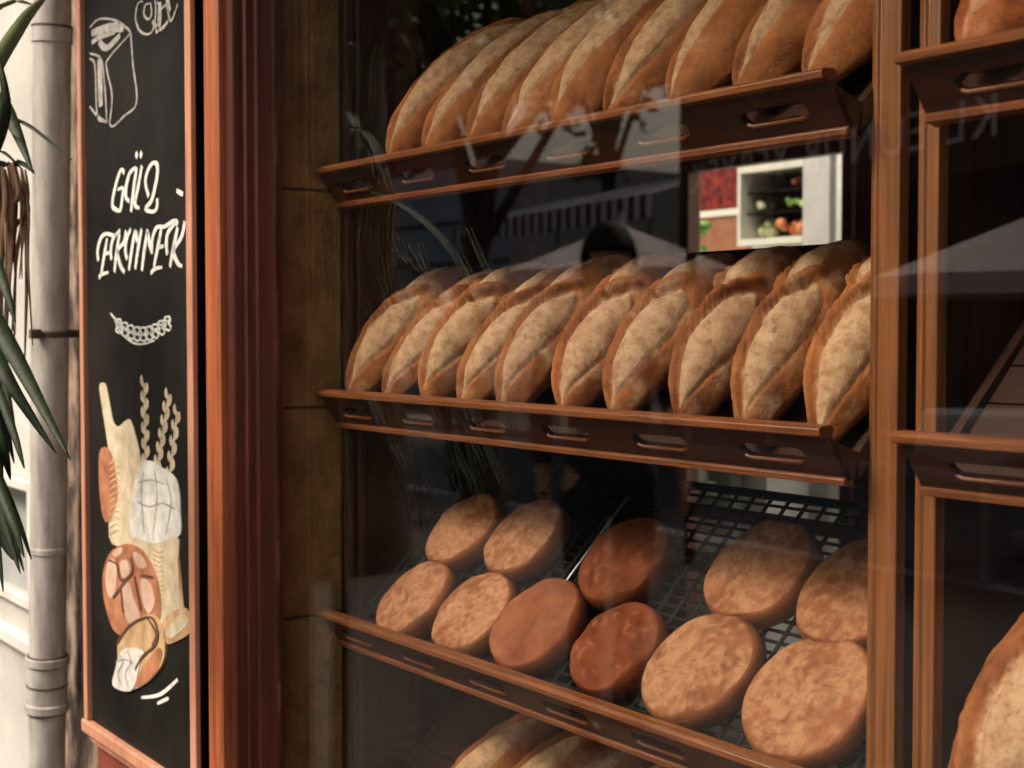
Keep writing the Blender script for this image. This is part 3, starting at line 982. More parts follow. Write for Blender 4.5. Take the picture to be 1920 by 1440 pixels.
stroke_set('long_loaf_shading', M['tan_paint'], [[(288, 1030 + 9 * k), (300, 1036 + 9 * k), (308, 1032 + 9 * k)] for k in range(13)] + [[(334, 1040), (338, 1100), (340, 1150)]], .0024).location.y -= .0022
stroke_set('loaf_scoring', M['dark_paint'], [[(206, 1050), (222, 1058), (228, 1085), (240, 1085), (252, 1070), (248, 1045)], [(215, 1120), (232, 1098), (240, 1088)], [(230, 1100), (234, 1148)], [(255, 1080), (268, 1146)], [(268, 1078), (290, 1082)]], .0045).location.y -= .0042
patch('painted_torn_bun', M['tan_paint'], [(222, 1200), (250, 1165), (285, 1152), (305, 1180), (308, 1230), (290, 1265), (258, 1290), (230, 1292), (212, 1285), (220, 1240)], 10)
patch('torn_bun_shadow_side', M['brown_paint'], [(272, 1245), (296, 1215), (304, 1228), (290, 1262), (262, 1286), (250, 1282)], 12)
patch('torn_bun_inside', M['white_paint_art'], [(226, 1222), (245, 1214), (268, 1222), (262, 1245), (250, 1290), (232, 1296), (211, 1284), (216, 1255)], 13)
stroke_set('torn_bun_crumb', M['chalk_dim'], [[(228, 1226), (236, 1240), (226, 1262), (232, 1284)], [(244, 1220), (250, 1240), (240, 1262), (244, 1284)], [(222, 1240), (240, 1236), (256, 1244)]], .0026).location.y -= .0058
stroke_set('torn_bun_lines', M['dark_paint'], [[(224, 1205), (248, 1172), (285, 1156), (300, 1180), (296, 1208), (272, 1230), (258, 1255)], [(282, 1160), (298, 1188), (290, 1210)]], .0038).location.y -= .0062
stroke_set('chalk_flourish', M['chalk_line'], [([(265, 1308), (300, 1302), (333, 1274)], .0052), ([(295, 1319), (316, 1309)], .0048)], .005)

# ---------------------------------------------------------------- drainpipe
pa, pb = at(98, 40, -.10), at(88, 1400, -.10)
pdir = (pb - pa).normalized()


def pz(y):                                  # point on the pipe axis at picture height y
    return pa + (pb - pa) * ((y - 40) / 1360)


PR = .0455
dp = thing('drainpipe', 'grey painted round drainpipe running down the wall left of the chalkboard', 'drainpipe', (pb.x, -.10, 0))
topp = pa - pdir * .9
bot = pb + pdir * .50
q = MB(); q.tube([topp, pz(150), pz(300), pz(700), pz(1200), bot], PR, 40, caps=True); q.build('pipe', M['pipe'], dp, smooth=True)
for y0_, y1_, e_ in [(52, 80, .0035), (1012, 1024, .003)]:
    q = MB(); q.tube([pz(y0_), pz(y0_ + 1), pz(y1_ - 1), pz(y1_)], [PR + .001, PR + e_, PR + e_, PR + .001], 40); q.build('collar', M['pipe'], dp, smooth=True)
q = MB(); q.tube([pz(1222), pz(1224), pz(1238), pz(1240), pz(1312), pz(1314), pz(1328), pz(1330)], [PR + .001, PR + .009, PR + .009, PR + .004, PR + .004, PR + .009, PR + .009, PR + .001], 40)
q.build('coupling', M['pipe'], dp, smooth=True)
for y in (50, 1221, 1240, 1278, 1331):
    q = MB(); q.tube([pz(y - 1.6), pz(y + 1.6)], PR + (.006 if y == 1278 else .0045), 40)
    q.build('seam', M['pipe_seam'], dp, smooth=True)
q = MB(); q.tube([pz(604), pz(606), pz(614), pz(616)], [PR + .002, PR + .0045, PR + .0045, PR + .002], 40)
c_ = pz(611); q.box((c_.x + .028, c_.y - .062, c_.z - .012), (c_.x + .052, c_.y - .035, c_.z + .012), .004)
q.box((c_.x - .01, c_.y + .04, c_.z - .01), (c_.x + .01, -.018, c_.z + .01))
q.build('clamp', M['pipe_seam'], dp, smooth=True)

# ---------------------------------------------------------------- walls left of the board
ow = tag(MB().box((-1.52, -.018, 0), (-.801, 0, 3.4)).build('plaster_wall', M['old_wall'], loc=(-1.05, -.018, 0)), 'flaking dark old plaster strip between the drainpipe and the chalkboard', 'wall')
ww = thing('white_wall', 'bright white plastered house wall behind the dry plant at the far left', 'wall', (-3, 0, 0))
q = MB(); q.box((-9, -.01, 0), (-1.521, .12, .72)); q.box((-9, -.01, 1.08), (-1.521, .12, 5.0)); q.box((-1.66, -.01, .72), (-1.521, .12, 1.08)); q.box((-9, -.01, .72), (-2.8, .12, 1.08))
q.build('plaster', M['white_wall'], ww)
wn = MB(); wn.box((-2.78, -.035, .72), (-1.682, -.0105, .75), .004); wn.box((-2.78, -.035, 1.05), (-1.682, -.0105, 1.08), .004); wn.box((-1.68, -.035, .72), (-1.64, -.0105, 1.08), .004)
wn.build('window_frame', M['white_gloss'], ww)
q = MB(); q.box((-2.8, .05, .72), (-1.66, .06, 1.08)); q.build('window_pane', M['blue_grey'], ww)
q = MB(); q.box((-9, -.05, .60), (-1.56, -.011, .64), .006); q.build('string_course', M['white_gloss'], ww)

# ---------------------------------------------------------------- plant in the left foreground
PC = Vector((-.72, -.62, 0))
pl = thing('potted_dracaena', 'strap leaved potted plant with dry brown leaves at the left edge', 'plant', PC)


def blade(q, pts, wid, fold=.25, tip=.06, side=None):
    """folded strap leaf along a line of points"""
    wid *= .74
    P = [Vector(p) for p in pts]
    Q = []
    n = len(P)
    for i in range(n - 1):
        p0, p1, p2, p3 = P[max(i - 1, 0)], P[i], P[i + 1], P[min(i + 2, n - 1)]
        for k in range(6):
            t = k / 6
            Q.append(.5 * ((2 * p1) + (-p0 + p2) * t + (2 * p0 - 5 * p1 + 4 * p2 - p3) * t * t + (-p0 + 3 * p1 - 3 * p2 + p3) * t ** 3))
    Q.append(P[-1])
    m_ = len(Q)
    rows = []
    for i, p in enumerate(Q):
        t = i / (m_ - 1)
        d = (Q[min(i + 1, m_ - 1)] - Q[max(i - 1, 0)]).normalized()
        sd_ = side if side is not None else d.cross(Vector((0, 0, 1)))
        sd_ = (sd_ - d * sd_.dot(d))
        sd_ = sd_.normalized() if sd_.length > 1e-4 else Vector((1, 0, 0))
        nn = d.cross(sd_)
        w_ = wid * (min(1, .45 + 2.2 * t)) * (1 - max(0, (t - .45) / .55) ** 1.7) * .5 + .0006
        th = .0012
        rows.append([q.bm.verts.new(v) for v in (p - sd_ * w_ + nn * w_ * fold + nn * th, p + nn * th, p + sd_ * w_ + nn * w_ * fold + nn * th,
                                                 p + sd_ * w_ + nn * w_ * fold - nn * th, p - nn * th, p - sd_ * w_ + nn * w_ * fold - nn * th)])
    for a, b in zip(rows, rows[1:]):
        for k in range(6):
            q.bm.faces.new((a[k], a[(k + 1) % 6], b[(k + 1) % 6], b[k]))
    q.bm.faces.new(rows[0][::-1]); q.bm.faces.new(rows[-1])


def pp(px, py, dist):
    return CAM + ray(px, py) * dist


q = MB(); q.tube([PC + Vector((0, 0, .05)), PC + Vector((0, 0, .06)), PC + Vector((0, 0, .34)), PC + Vector((0, 0, .37)), PC + Vector((0, 0, .375)), PC + Vector((0, 0, .34))], [.10, .11, .155, .17, .15, .145], 28)
q.tube([PC + Vector((0, 0, 0)), PC + Vector((0, 0, .055))], .105, 28)
q.build('pot', M['terracotta'], pl, smooth=True)
q = MB(); q.tube([PC + Vector((0, 0, .33)), PC + Vector((0, 0, .345))], .147, 28); q.build('soil', M['soil'], pl)
q = MB()
hub = pp(-60, 300, 2.72)                     # where the crown of leaves springs from
q.tube([PC + Vector((0, 0, .33)), PC + Vector((.01, .0, .8)), hub + Vector((-.02, 0, -.35)), hub], [.026, .022, .02, .016], 12)
q.build('stem', M['bark'], pl, smooth=True)
SC = Vector((.5, .7, .35))
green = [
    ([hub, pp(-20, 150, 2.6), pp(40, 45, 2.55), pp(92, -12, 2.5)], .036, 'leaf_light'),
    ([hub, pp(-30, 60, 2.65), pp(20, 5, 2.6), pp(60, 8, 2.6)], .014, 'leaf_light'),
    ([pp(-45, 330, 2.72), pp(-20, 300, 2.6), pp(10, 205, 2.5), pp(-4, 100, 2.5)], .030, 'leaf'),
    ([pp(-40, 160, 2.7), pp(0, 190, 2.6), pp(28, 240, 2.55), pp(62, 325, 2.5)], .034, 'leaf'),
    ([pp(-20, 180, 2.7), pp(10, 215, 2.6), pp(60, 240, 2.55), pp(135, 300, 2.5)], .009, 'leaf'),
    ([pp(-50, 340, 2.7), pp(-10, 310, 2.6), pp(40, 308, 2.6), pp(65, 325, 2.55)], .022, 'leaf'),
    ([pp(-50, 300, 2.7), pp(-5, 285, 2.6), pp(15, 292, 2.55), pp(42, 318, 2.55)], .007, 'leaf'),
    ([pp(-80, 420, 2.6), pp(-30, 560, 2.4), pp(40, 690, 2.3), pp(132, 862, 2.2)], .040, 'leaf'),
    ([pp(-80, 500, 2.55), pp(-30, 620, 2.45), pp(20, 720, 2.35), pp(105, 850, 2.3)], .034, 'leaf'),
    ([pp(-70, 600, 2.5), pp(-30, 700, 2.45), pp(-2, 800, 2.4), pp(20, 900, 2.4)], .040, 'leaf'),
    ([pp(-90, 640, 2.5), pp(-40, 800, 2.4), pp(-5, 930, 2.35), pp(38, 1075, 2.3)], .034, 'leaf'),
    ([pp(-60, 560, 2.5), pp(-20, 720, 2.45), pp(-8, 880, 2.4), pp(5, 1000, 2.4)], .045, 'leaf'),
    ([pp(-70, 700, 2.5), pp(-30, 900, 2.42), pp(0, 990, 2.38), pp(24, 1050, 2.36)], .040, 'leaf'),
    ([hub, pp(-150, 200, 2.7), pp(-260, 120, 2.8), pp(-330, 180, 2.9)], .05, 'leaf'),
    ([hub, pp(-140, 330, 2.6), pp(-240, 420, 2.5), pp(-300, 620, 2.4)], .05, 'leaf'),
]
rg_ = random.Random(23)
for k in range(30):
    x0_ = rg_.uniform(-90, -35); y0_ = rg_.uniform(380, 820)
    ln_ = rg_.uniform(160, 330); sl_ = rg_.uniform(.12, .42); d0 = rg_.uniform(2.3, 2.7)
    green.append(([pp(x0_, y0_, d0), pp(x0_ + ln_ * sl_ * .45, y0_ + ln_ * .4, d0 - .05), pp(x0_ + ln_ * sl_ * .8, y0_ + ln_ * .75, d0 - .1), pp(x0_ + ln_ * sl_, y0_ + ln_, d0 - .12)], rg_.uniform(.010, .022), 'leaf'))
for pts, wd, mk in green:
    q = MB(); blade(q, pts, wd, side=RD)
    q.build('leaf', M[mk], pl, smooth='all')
rr_ = random.Random(11)
for k in range(46):
    x0_ = rr_.uniform(-60, 50); y0_ = rr_.uniform(300, 345)
    x3_ = x0_ + rr_.uniform(-22, 18); y3_ = rr_.uniform(470, 720)
    if x3_ > 62: x3_ = 58
    d0 = rr_.uniform(2.5, 2.85)
    q = MB()
    blade(q, [pp(x0_, y0_, d0), pp(x0_ + rr_.uniform(2, 14), y0_ + 60, d0 + .01), pp((x0_ + x3_) / 2 + rr_.uniform(-8, 12), (y0_ + y3_) / 2, d0 + .02), pp(x3_, y3_, d0)], rr_.uniform(.004, .012), fold=rr_.uniform(.2, .9), side=RD)
    q.build('dry_leaf', M['dry_leaf'], pl, smooth='all')

# ---------------------------------------------------------------- lit yard seen through the back door
setting('yard_floor', MB().box((-8, 2.235, -.1), (3, 9, .015)), M['paving'])
dr = thing('back_doorway', 'dark red frame of the doorway at the back of the shop', 'doorway', (-1.06, 2.2, 0))
for x0_, x1_ in ((-1.499, -1.43), (-.728, -.69), (-.672, -.621)):
    q = MB(); q.box((x0_, 2.185, .02), (x1_, 2.245, 2.118), .004); q.build('door_post', M['red_lacquer'], dr)
q = MB(); q.box((-1.429, 2.19, 2.05), (-.729, 2.24, 2.118), .004); q.build('door_head', M['red_lacquer'], dr)
YD = 3.4
a_ = at(1505, 300, YD); b_ = at(1556, 300, YD)
wp = MB(); wp.box((a_.x, YD, .02), (b_.x, YD + .25, 2.75), .004)
tag(wp.build('white_pillar', M['white_wall'], loc=(a_.x, YD, .02)), 'bright white square pillar seen through the back doorway', 'pillar')
a_ = at(1568, 300, YD); b_ = at(1582, 300, YD)
wp = MB(); wp.box((a_.x, YD, .02), (b_.x, YD + .06, 2.75), .003)
tag(wp.build('white_post', M['white_gloss'], loc=(a_.x, YD, .02)), 'slim white post right of the bright pillar in the doorway', 'post')
# market stall with shelves of produce
sx0, sx1 = at(1388, 380, YD).x, at(1503, 380, YD).x
stl = thing('produce_cabinet', 'white cabinet with dark shelves of produce seen through the back doorway', 'cabinet', ((sx0 + sx1) / 2, YD, 0))
z0_, z1_ = at(1450, 445, YD).z, at(1450, 318, YD).z
q = MB(); q.box((sx0 - .02, YD, z0_ - .03), (sx1 + .004, YD + .45, z0_)); q.box((sx0 - .02, YD, z1_), (sx1 + .004, YD + .45, z1_ + .035)); q.box((sx0 - .02, YD + .001, z0_), (sx0, YD + .449, z1_))
q.box((sx0, YD + .40, z0_), (sx1, YD + .449, z1_))
q.build('case', M['cream_wall'], stl)
zm = z0_ + (z1_ - z0_) * .40; zn = z0_ + (z1_ - z0_) * .72
q = MB(); q.box((sx0 + .001, YD + .30, z0_ + .001), (sx1, YD + .398, z1_ - .001)); q.build('dark_back', M['shop_dark'], stl)
q = MB(); q.box((sx0 + .001, YD + .04, zm - .008), (sx1, YD + .299, zm)); q.box((sx0 + .001, YD + .04, zn - .008), (sx1, YD + .299, zn)); q.build('shelf', M['black_plastic'], stl)
q = MB(); q.box((sx0 - .35, YD - .35, z0_ - .22), (sx1 + .15, YD - .02, z0_ - .12), .005); q.box((sx0 - .30, YD - .30, .02), (sx1 + .1, YD - .05, z0_ - .221)); q.build('counter', M['cream_wall'], stl)
rr_ = random.Random(3)


def heap_of(name, mat, label, x0_, x1_, z, r_, n_, cat, y0=YD + .06):
    q = MB()
    for k in range(n_):
        g = bmesh.ops.create_icosphere(q.bm, subdivisions=2, radius=r_ * rr_.uniform(.85, 1.15))
        off = Vector((x0_ + (x1_ - x0_) * (k + .5) / n_ + rr_.uniform(-.01, .01), y0 + rr_.uniform(0, .08), z + r_ * (.95 + (1.5 * rr_.random() if n_ > 5 else .3 * rr_.random()))))
        for v in g['verts']:
            v.co = v.co * (1 + .12 * noise.noise(v.co * 30 + off * 5)) + off
    return tag(q.build(name, mat, loc=((x0_ + x1_) / 2, y0, z), smooth='all'), label, cat)


wd_ = sx1 - sx0
heap_of('tomato_heap', M['orange_crate'], 'heap of orange red produce on the cabinet floor, right side', sx0 + wd_ * .5, sx1, z0_ + .005, .026, 14, 'produce')
heap_of('melon_heap', M['pale_crate'], 'heap of pale yellow green produce, lower left in the cabinet', sx0, sx0 + wd_ * .3, z0_ + .005, .026, 9, 'produce')
heap_of('lettuce_heap', M['green_crate'], 'green leafy produce on the lower cabinet shelf at right', sx0 + wd_ * .55, sx1, zm + .002, .020, 12, 'produce')
heap_of('cabbage_heap', M['pale_crate'], 'pale green produce on the lower cabinet shelf at left', sx0, sx0 + wd_ * .25, zm + .002, .020, 8, 'produce')
heap_of('pepper_heap', M['orange_crate'], 'orange produce on the upper cabinet shelf at right', sx0 + wd_ * .72, sx1, zn + .002, .019, 8, 'produce')
p0 = at(1372, 440, YD + .02)
heap_of('herb_bunch', M['green_crate'], 'bright green herbs piled left of the white cabinet', p0.x - .10, p0.x + .05, z0_ - .10, .028, 16, 'herbs', YD - .25)
heap_of('herb_bunch', M['green_crate'], 'upper bunch of bright green herbs left of the white cabinet', p0.x - .02, p0.x + .06, z0_ + .0, .026, 12, 'herbs', YD - .25)
a_ = at(1296, 470, YD + .3); b_ = at(1372, 310, YD + .3)
q = MB(); q.box((a_.x, YD + .3, 1.5), (b_.x + .12, YD + .33, a_.z + .16), .003)
tag(q.build('orange_panel', M['terracotta'], loc=(a_.x, YD + .3, 1.5)), 'orange brown board left of the produce cabinet', 'board')
q = MB(); q.box((a_.x, YD + .26, a_.z + .19), (b_.x + .10, YD + .29, b_.z + .35), .003)
tag(q.build('red_poster', M['red_sign'], loc=(a_.x, YD + .26, a_.z)), 'mottled red poster hanging above the orange board', 'poster')
q = MB(); q.box((-8, 4.6, .015), (3, 4.75, 3.0)); tag(q.build('yard_wall', M['cream_wall'], loc=(-2, 4.6, 0)), 'pale wall at the back of the yard behind the shop', 'wall')
q = MB(); q.box((-2.75, 3.0, .90), (-2.05, 3.3, .93), .004); q.box((-2.70, 3.05, .02), (-2.66, 3.25, .90)); q.box((-2.14, 3.05, .02), (-2.10, 3.25, .90))
tag(q.build('low_bench', M['cream_wall'], loc=(-2.4, 3.1, .02)), 'pale low bench of greens seen under the middle tray', 'bench')
heap_of('greens_heap', M['pale_crate'], 'heap of grey green vegetables seen under the middle tray', -2.70, -2.15, .75, .045, 22, 'vegetables', 2.9)


# ---------------------------------------------------------------- the street opposite, seen mirrored in the glass
def windows_on(parent, x0_, x1_, y, zlist, step, w_, h_):
    x = x0_
    while x < x1_:
        for z in zlist:
            q = MB(); q.box((x, y, z), (x + w_, y + .10, z + h_)); fr = q.build('window', M['dark_glass'], parent)
            q = MB(); q.box((x - .05, y + .11, z - .08), (x + w_ + .05, y + .20, z - .01)); q.build('sill', M['kerb'], fr).location = (0, 0, 0)
        x += step


def house(name, x0_, x1_, h_, mat, label, y=-15.0, dep=8):
    t = thing(name, label, 'building', ((x0_ + x1_) / 2, y, 0), 'houses across the street')
    q = MB(); q.box((x0_, y - dep, 0), (x1_, y, h_)); q.build('wall', M[mat], t)
    q = MB(); q.box((x0_ - .1, y - dep - .2, h_), (x1_ + .1, y + .3, h_ + .25)); q.build('cornice', M['facade_brown'], t)
    x = x0_ + 1.2
    while x < x1_ - 1.2:
        for z in (4.4, 7.6):
            if z + 1.6 < h_:
                q = MB(); q.box((x, y + .002, z), (x + .95, y + .06, z + 1.5)); q.build('window', M['dark_glass'], t)
        x += 2.4
    q = MB(); q.box((x0_ + .8, y + .002, .1), (x1_ - .8, y + .05, 2.7)); q.build('shop_glazing', M['dark_glass'], t)
    return t


house('town_house', -9, 4, 8.6, 'facade_red', 'dark red rendered house mirrored at the right of the glass')
house('town_house', -15.6, -9.05, 9.6, 'facade_brown', 'dark brown rendered house mirrored behind the parasol')
house('town_house', -44, -33.0, 10.5, 'facade_brown', 'dark house furthest left down the street', dep=1.3)
house('town_house', -29.4, -24.8, 10.0, 'facade_red', 'narrow dark red house between the alley and the blue grey building', dep=1.6)
q = MB(); q.box((-33, -15.6, 0), (-29.5, -15.3, 7.0)); tag(q.build('alley_wall', M['facade_brown'], loc=(-30, -15.8, 0)), 'brown wall closing the narrow alley between the houses', 'wall')
bx = [street(775, 420, 26), street(985, 420, 26)]
X0, X1, YB = min(b.x for b in bx), max(b.x for b in bx), bx[0].y
bh = thing('blue_kiosk', 'blue grey clad building mirrored dimly in the upper left of the glass', 'building', ((X0 + X1) / 2, -15, 0))
q = MB(); q.box((-24.5, -20, 0), (-19.9, -14.6, 4.7))
q.build('wall', M['blue_grey'], bh)
q = MB()
for z in (1.2, 2.0, 2.8, 3.6, 4.3):
    q.box((-24.5, -14.6, z), (-19.9, -14.55, z + .05))
q.build('cladding_seam', M['facade_brown'], bh)

# awning with a scalloped, striped valance
A_, B_ = street(850, 425, 20), street(1222, 362, 15)
aw = thing('striped_awning', 'cream awning with striped valance mirrored above the parasol', 'awning', (A_ + B_) / 2)
dv = (B_ - A_); dv.z = 0; L_ = dv.length; dv.normalize(); nv_ = Vector((-dv.y, dv.x, 0))
if nv_.y > 0: nv_ = -nv_
za = A_.z
q = MB()
for k in range(26):
    p = A_ + dv * (L_ * k / 26); r_ = A_ + dv * (L_ * (k + 1) / 26)
    p.z = r_.z = za
    if 17 <= k <= 18: continue
    v_ = [p, r_, r_ + nv_ * 1.6 + Vector((0, 0, .42)), p + nv_ * 1.6 + Vector((0, 0, .42))]
    up_ = Vector((0, 0, .01))
    a = [q.bm.verts.new(x) for x in v_]; b = [q.bm.verts.new(x - up_) for x in v_]
    q.bm.faces.new(a); q.bm.faces.new(b[::-1])
    for i in range(4):
        q.bm.faces.new((a[i], b[i], b[(i + 1) % 4], a[(i + 1) % 4]))
q.build('canopy', M['awning'], aw)
for par in (0, 1):
    q = MB()
    n_ = 44
    for k in range(n_):
        if k % 2 != par: continue
        p = A_ + dv * (L_ * k / n_); r_ = A_ + dv * (L_ * (k + 1) / n_)
        p.z = r_.z = za
        fr_ = -nv_ * .006
        ys = [Vector((0, 0, -.30)), Vector((0, 0, -.34)), Vector((0, 0, -.30))]
        o1 = [p, r_, r_ + Vector((0, 0, -.22)), (p + r_) / 2 + Vector((0, 0, -.28)), p + Vector((0, 0, -.22))]
        a = [q.bm.verts.new(x) for x in o1]; b = [q.bm.verts.new(x + fr_) for x in o1]
        q.bm.faces.new(a); q.bm.faces.new(b[::-1])
        for i in range(5):
            q.bm.faces.new((a[i], b[i], b[(i + 1) % 5], a[(i + 1) % 5]))
    q.build('valance', M['awning'] if par else M['facade_red'], aw)
q = MB()
for f_ in (.02, .5, .98):
    p = A_ + dv * (L_ * f_) + nv_ * 1.55
    q.tube([Vector((p.x, p.y, 0)), Vector((p.x, p.y, za + .3))], .03, 8)
q.build('post', M['steel'], aw)

# parasols
def parasol(TP, rad_p, label, rot):
    ps = thing('parasol', label, 'parasol', (TP.x, TP.y, 0), 'parasols of the street cafe')
    q = MB()
    nrib = 8
    tv = q.bm.verts.new(TP)
    tb = q.bm.verts.new(TP - Vector((0, 0, .02)))
    rt, rb = [], []
    for k in range(nrib * 2):
        a = math.pi * k / nrib + rot
        r_ = rad_p if k % 2 == 0 else rad_p * math.cos(math.pi / nrib) * .97
        p = TP + Vector((math.cos(a) * r_, math.sin(a) * r_, -.40 * rad_p))
        rt.append(q.bm.verts.new(p)); rb.append(q.bm.verts.new(p - Vector((0, 0, .14))))
    for k in range(nrib * 2):
        k2 = (k + 1) % (nrib * 2)
        q.bm.faces.new((tv, rt[k], rt[k2])); q.bm.faces.new((rt[k], rb[k], rb[k2], rt[k2])); q.bm.faces.new((tb, rb[k2], rb[k]))
    q.build('canopy', M['parasol'], ps)
    q = MB(); q.tube([Vector((TP.x, TP.y, .09)), TP + Vector((0, 0, -.03))], .024, 10); q.build('pole', M['steel'], ps, smooth=True)
    q = MB(); q.tube([TP + Vector((0, 0, -.02)), TP + Vector((0, 0, .03)), TP + Vector((0, 0, .12))], [.05, .03, .012], 10); q.build('finial', M['parasol'], ps, smooth=True)
    q = MB(); q.tube([Vector((TP.x, TP.y, 0)), Vector((TP.x, TP.y, .07)), Vector((TP.x, TP.y, .09))], [.28, .28, .05], 24); q.build('base', M['kerb'], ps)


parasol(street(1165, 420, 14), 1.15, 'pinkish cream parasol mirrored in the glass above the middle loaves', .3)
parasol(street(1985, 382, 10), 1.25, 'cream parasol mirrored in the right pane, cut off by the photo edge', .1)

# round cafe table under a white cloth, mirrored low in the right pane
TC = street(1850, 720, 8.6)
ct = thing('cafe_table', 'round cafe table under a draped white cloth mirrored in the right pane', 'table', (TC.x, TC.y, 0))
q = MB(); q.tube([(TC.x, TC.y, 0), (TC.x, TC.y, .03), (TC.x, TC.y, .05)], [.24, .24, .04], 20); q.tube([(TC.x, TC.y, .05), (TC.x, TC.y, .98)], .03, 10); q.build('pedestal', M['steel'], ct, smooth=True)
q = MB(); q.tube([(TC.x, TC.y, .98), (TC.x, TC.y, 1.005)], .36, 32); q.build('table_top', M['tray_dark'], ct)
q = MB()
prev_ = None
rings = []
for (rr0, zz0, wv) in ((.001, 1.012, 0), (.30, 1.012, 0), (.365, 1.010, 0), (.375, .99, .1), (.385, .88, .6), (.40, .74, 1.0)):
    rings.append([q.bm.verts.new((TC.x + math.cos(a) * rr0 * (1 + .07 * wv * math.sin(9 * a)), TC.y + math.sin(a) * rr0 * (1 + .07 * wv * math.sin(9 * a)), zz0 + .02 * wv * math.sin(4 * a))) for a in [2 * math.pi * k / 72 for k in range(72)]])
for a, b in zip(rings, rings[1:]):
    for k in range(72):
        q.bm.faces.new((a[k], a[(k + 1) % 72], b[(k + 1) % 72], b[k]))
cl = q.build('tablecloth', M['white_wall'], loc=(TC.x, TC.y, 1.0), smooth='all')
tag(cl, 'white cloth hanging in folds over the cafe table', 'tablecloth')
sm2 = cl.modifiers.new('solid', 'SOLIDIFY'); sm2.thickness = .003; sm2.offset = 1

# red banner on the house wall
BP = CAM + ray(1215, 40) * ((2 * GY + 14.85 + .2 - .2 - CAM.y) / ray(1215, 40).y)
BP = Vector((BP.x, -14.90, BP.z))
bn = thing('hanging_banner', 'plain red cloth banner mirrored over the top loaves', 'banner', BP)
q = MB()
vv_ = []
for k in range(13):
    t = k / 12
    vv_.append((BP.x - .9 + 1.8 * t, -14.90 + .05 * math.sin(t * 9)))
for (xa, ya), (xb, yb) in zip(vv_, vv_[1:]):
    a = [q.bm.verts.new(p) for p in ((xa, ya, BP.z - 1.1), (xb, yb, BP.z - 1.1), (xb, yb, BP.z + 1.1), (xa, ya, BP.z + 1.1))]
    b = [q.bm.verts.new((v.co.x, v.co.y - .01, v.co.z)) for v in a]
    q.bm.faces.new(a); q.bm.faces.new(b[::-1])
q.build('cloth', M['red_sign'], bn)
q = MB(); q.tube([(BP.x - 1.0, -14.9, BP.z + 1.12), (BP.x + 1.0, -14.9, BP.z + 1.12)], .025, 8); q.build('pole', M['steel'], bn)

# sign board across the street, its lettering mirrored in the glass
s1, s0 = street(1300, 300, 9.0), street(1890, 275, 6.2)
sg = thing('fascia_sign', 'dark fascia sign with thin pale letters mirrored across the upper glass', 'sign', (s0 + s1) / 2)
dsg = (s0 - s1); dsg.z = 0; Ls = dsg.length; dsg.normalize(); ns_ = Vector((-dsg.y, dsg.x, 0))
if ns_.y < 0: ns_ = -ns_
zc = (s0.z + s1.z) / 2
fc = bpy.data.curves.new('tmp', 'FONT'); fc.body = 'KL EUNUR YERYEK'; fc.size = .27; fc.extrude = .004; fc.align_x = 'CENTER'; fc.align_y = 'CENTER'; fc.space_character = 1.18
fo = bpy.data.objects.new('tmp', fc); C.objects.link(fo)
dg = bpy.context.evaluated_depsgraph_get()
tm = bpy.data.meshes.new_from_object(fo.evaluated_get(dg)); bpy.data.objects.remove(fo)
wt = max(v.co.x for v in tm.vertices) - min(v.co.x for v in tm.vertices)
bm = bmesh.new(); bm.from_mesh(tm); bpy.data.meshes.remove(tm)
fx = (Ls * .98) / wt
# text reads correctly for someone facing the sign (looking along -ns_)
xr = -ns_.cross(Vector((0, 0, 1))) * -1
xr = Vector((0, 0, 1)).cross(ns_)
mt = Matrix((xr, Vector((0, 0, 1)), ns_)).transposed().to_4x4() @ Matrix.Diagonal((fx, 1, 1, 1))
cpos = (s0 + s1) / 2; cpos.z = zc
bm.transform(Matrix.Translation(cpos + ns_ * .03) @ mt)
q = MB(); q.bm.free(); q.bm = bm; q.build('letters', M['letters'], sg)
q = MB()
cA = s1 - dsg * .15; cB = s0 + dsg * .15
pl4 = [(cA, -.02), (cB, -.02), (cB, .022), (cA, .022)]
a = []; b = []
for c_, o_ in pl4:
    a.append(q.bm.verts.new(Vector((c_.x, c_.y, zc - .22)) + ns_ * o_)); b.append(q.bm.verts.new(Vector((c_.x, c_.y, zc + .22)) + ns_ * o_))
q.bm.faces.new(a[::-1]); q.bm.faces.new(b)
for i in range(4):
    q.bm.faces.new((a[i], a[(i + 1) % 4], b[(i + 1) % 4], b[i]))
q.build('fascia', M['facade_brown'], sg)
q = MB()
for c_ in (cA, cB):
    q.tube([Vector((c_.x, c_.y, 0)) - ns_ * .06, Vector((c_.x, c_.y, zc + .2)) - ns_ * .06], .035, 10)
q.build('post', M['facade_brown'], sg)


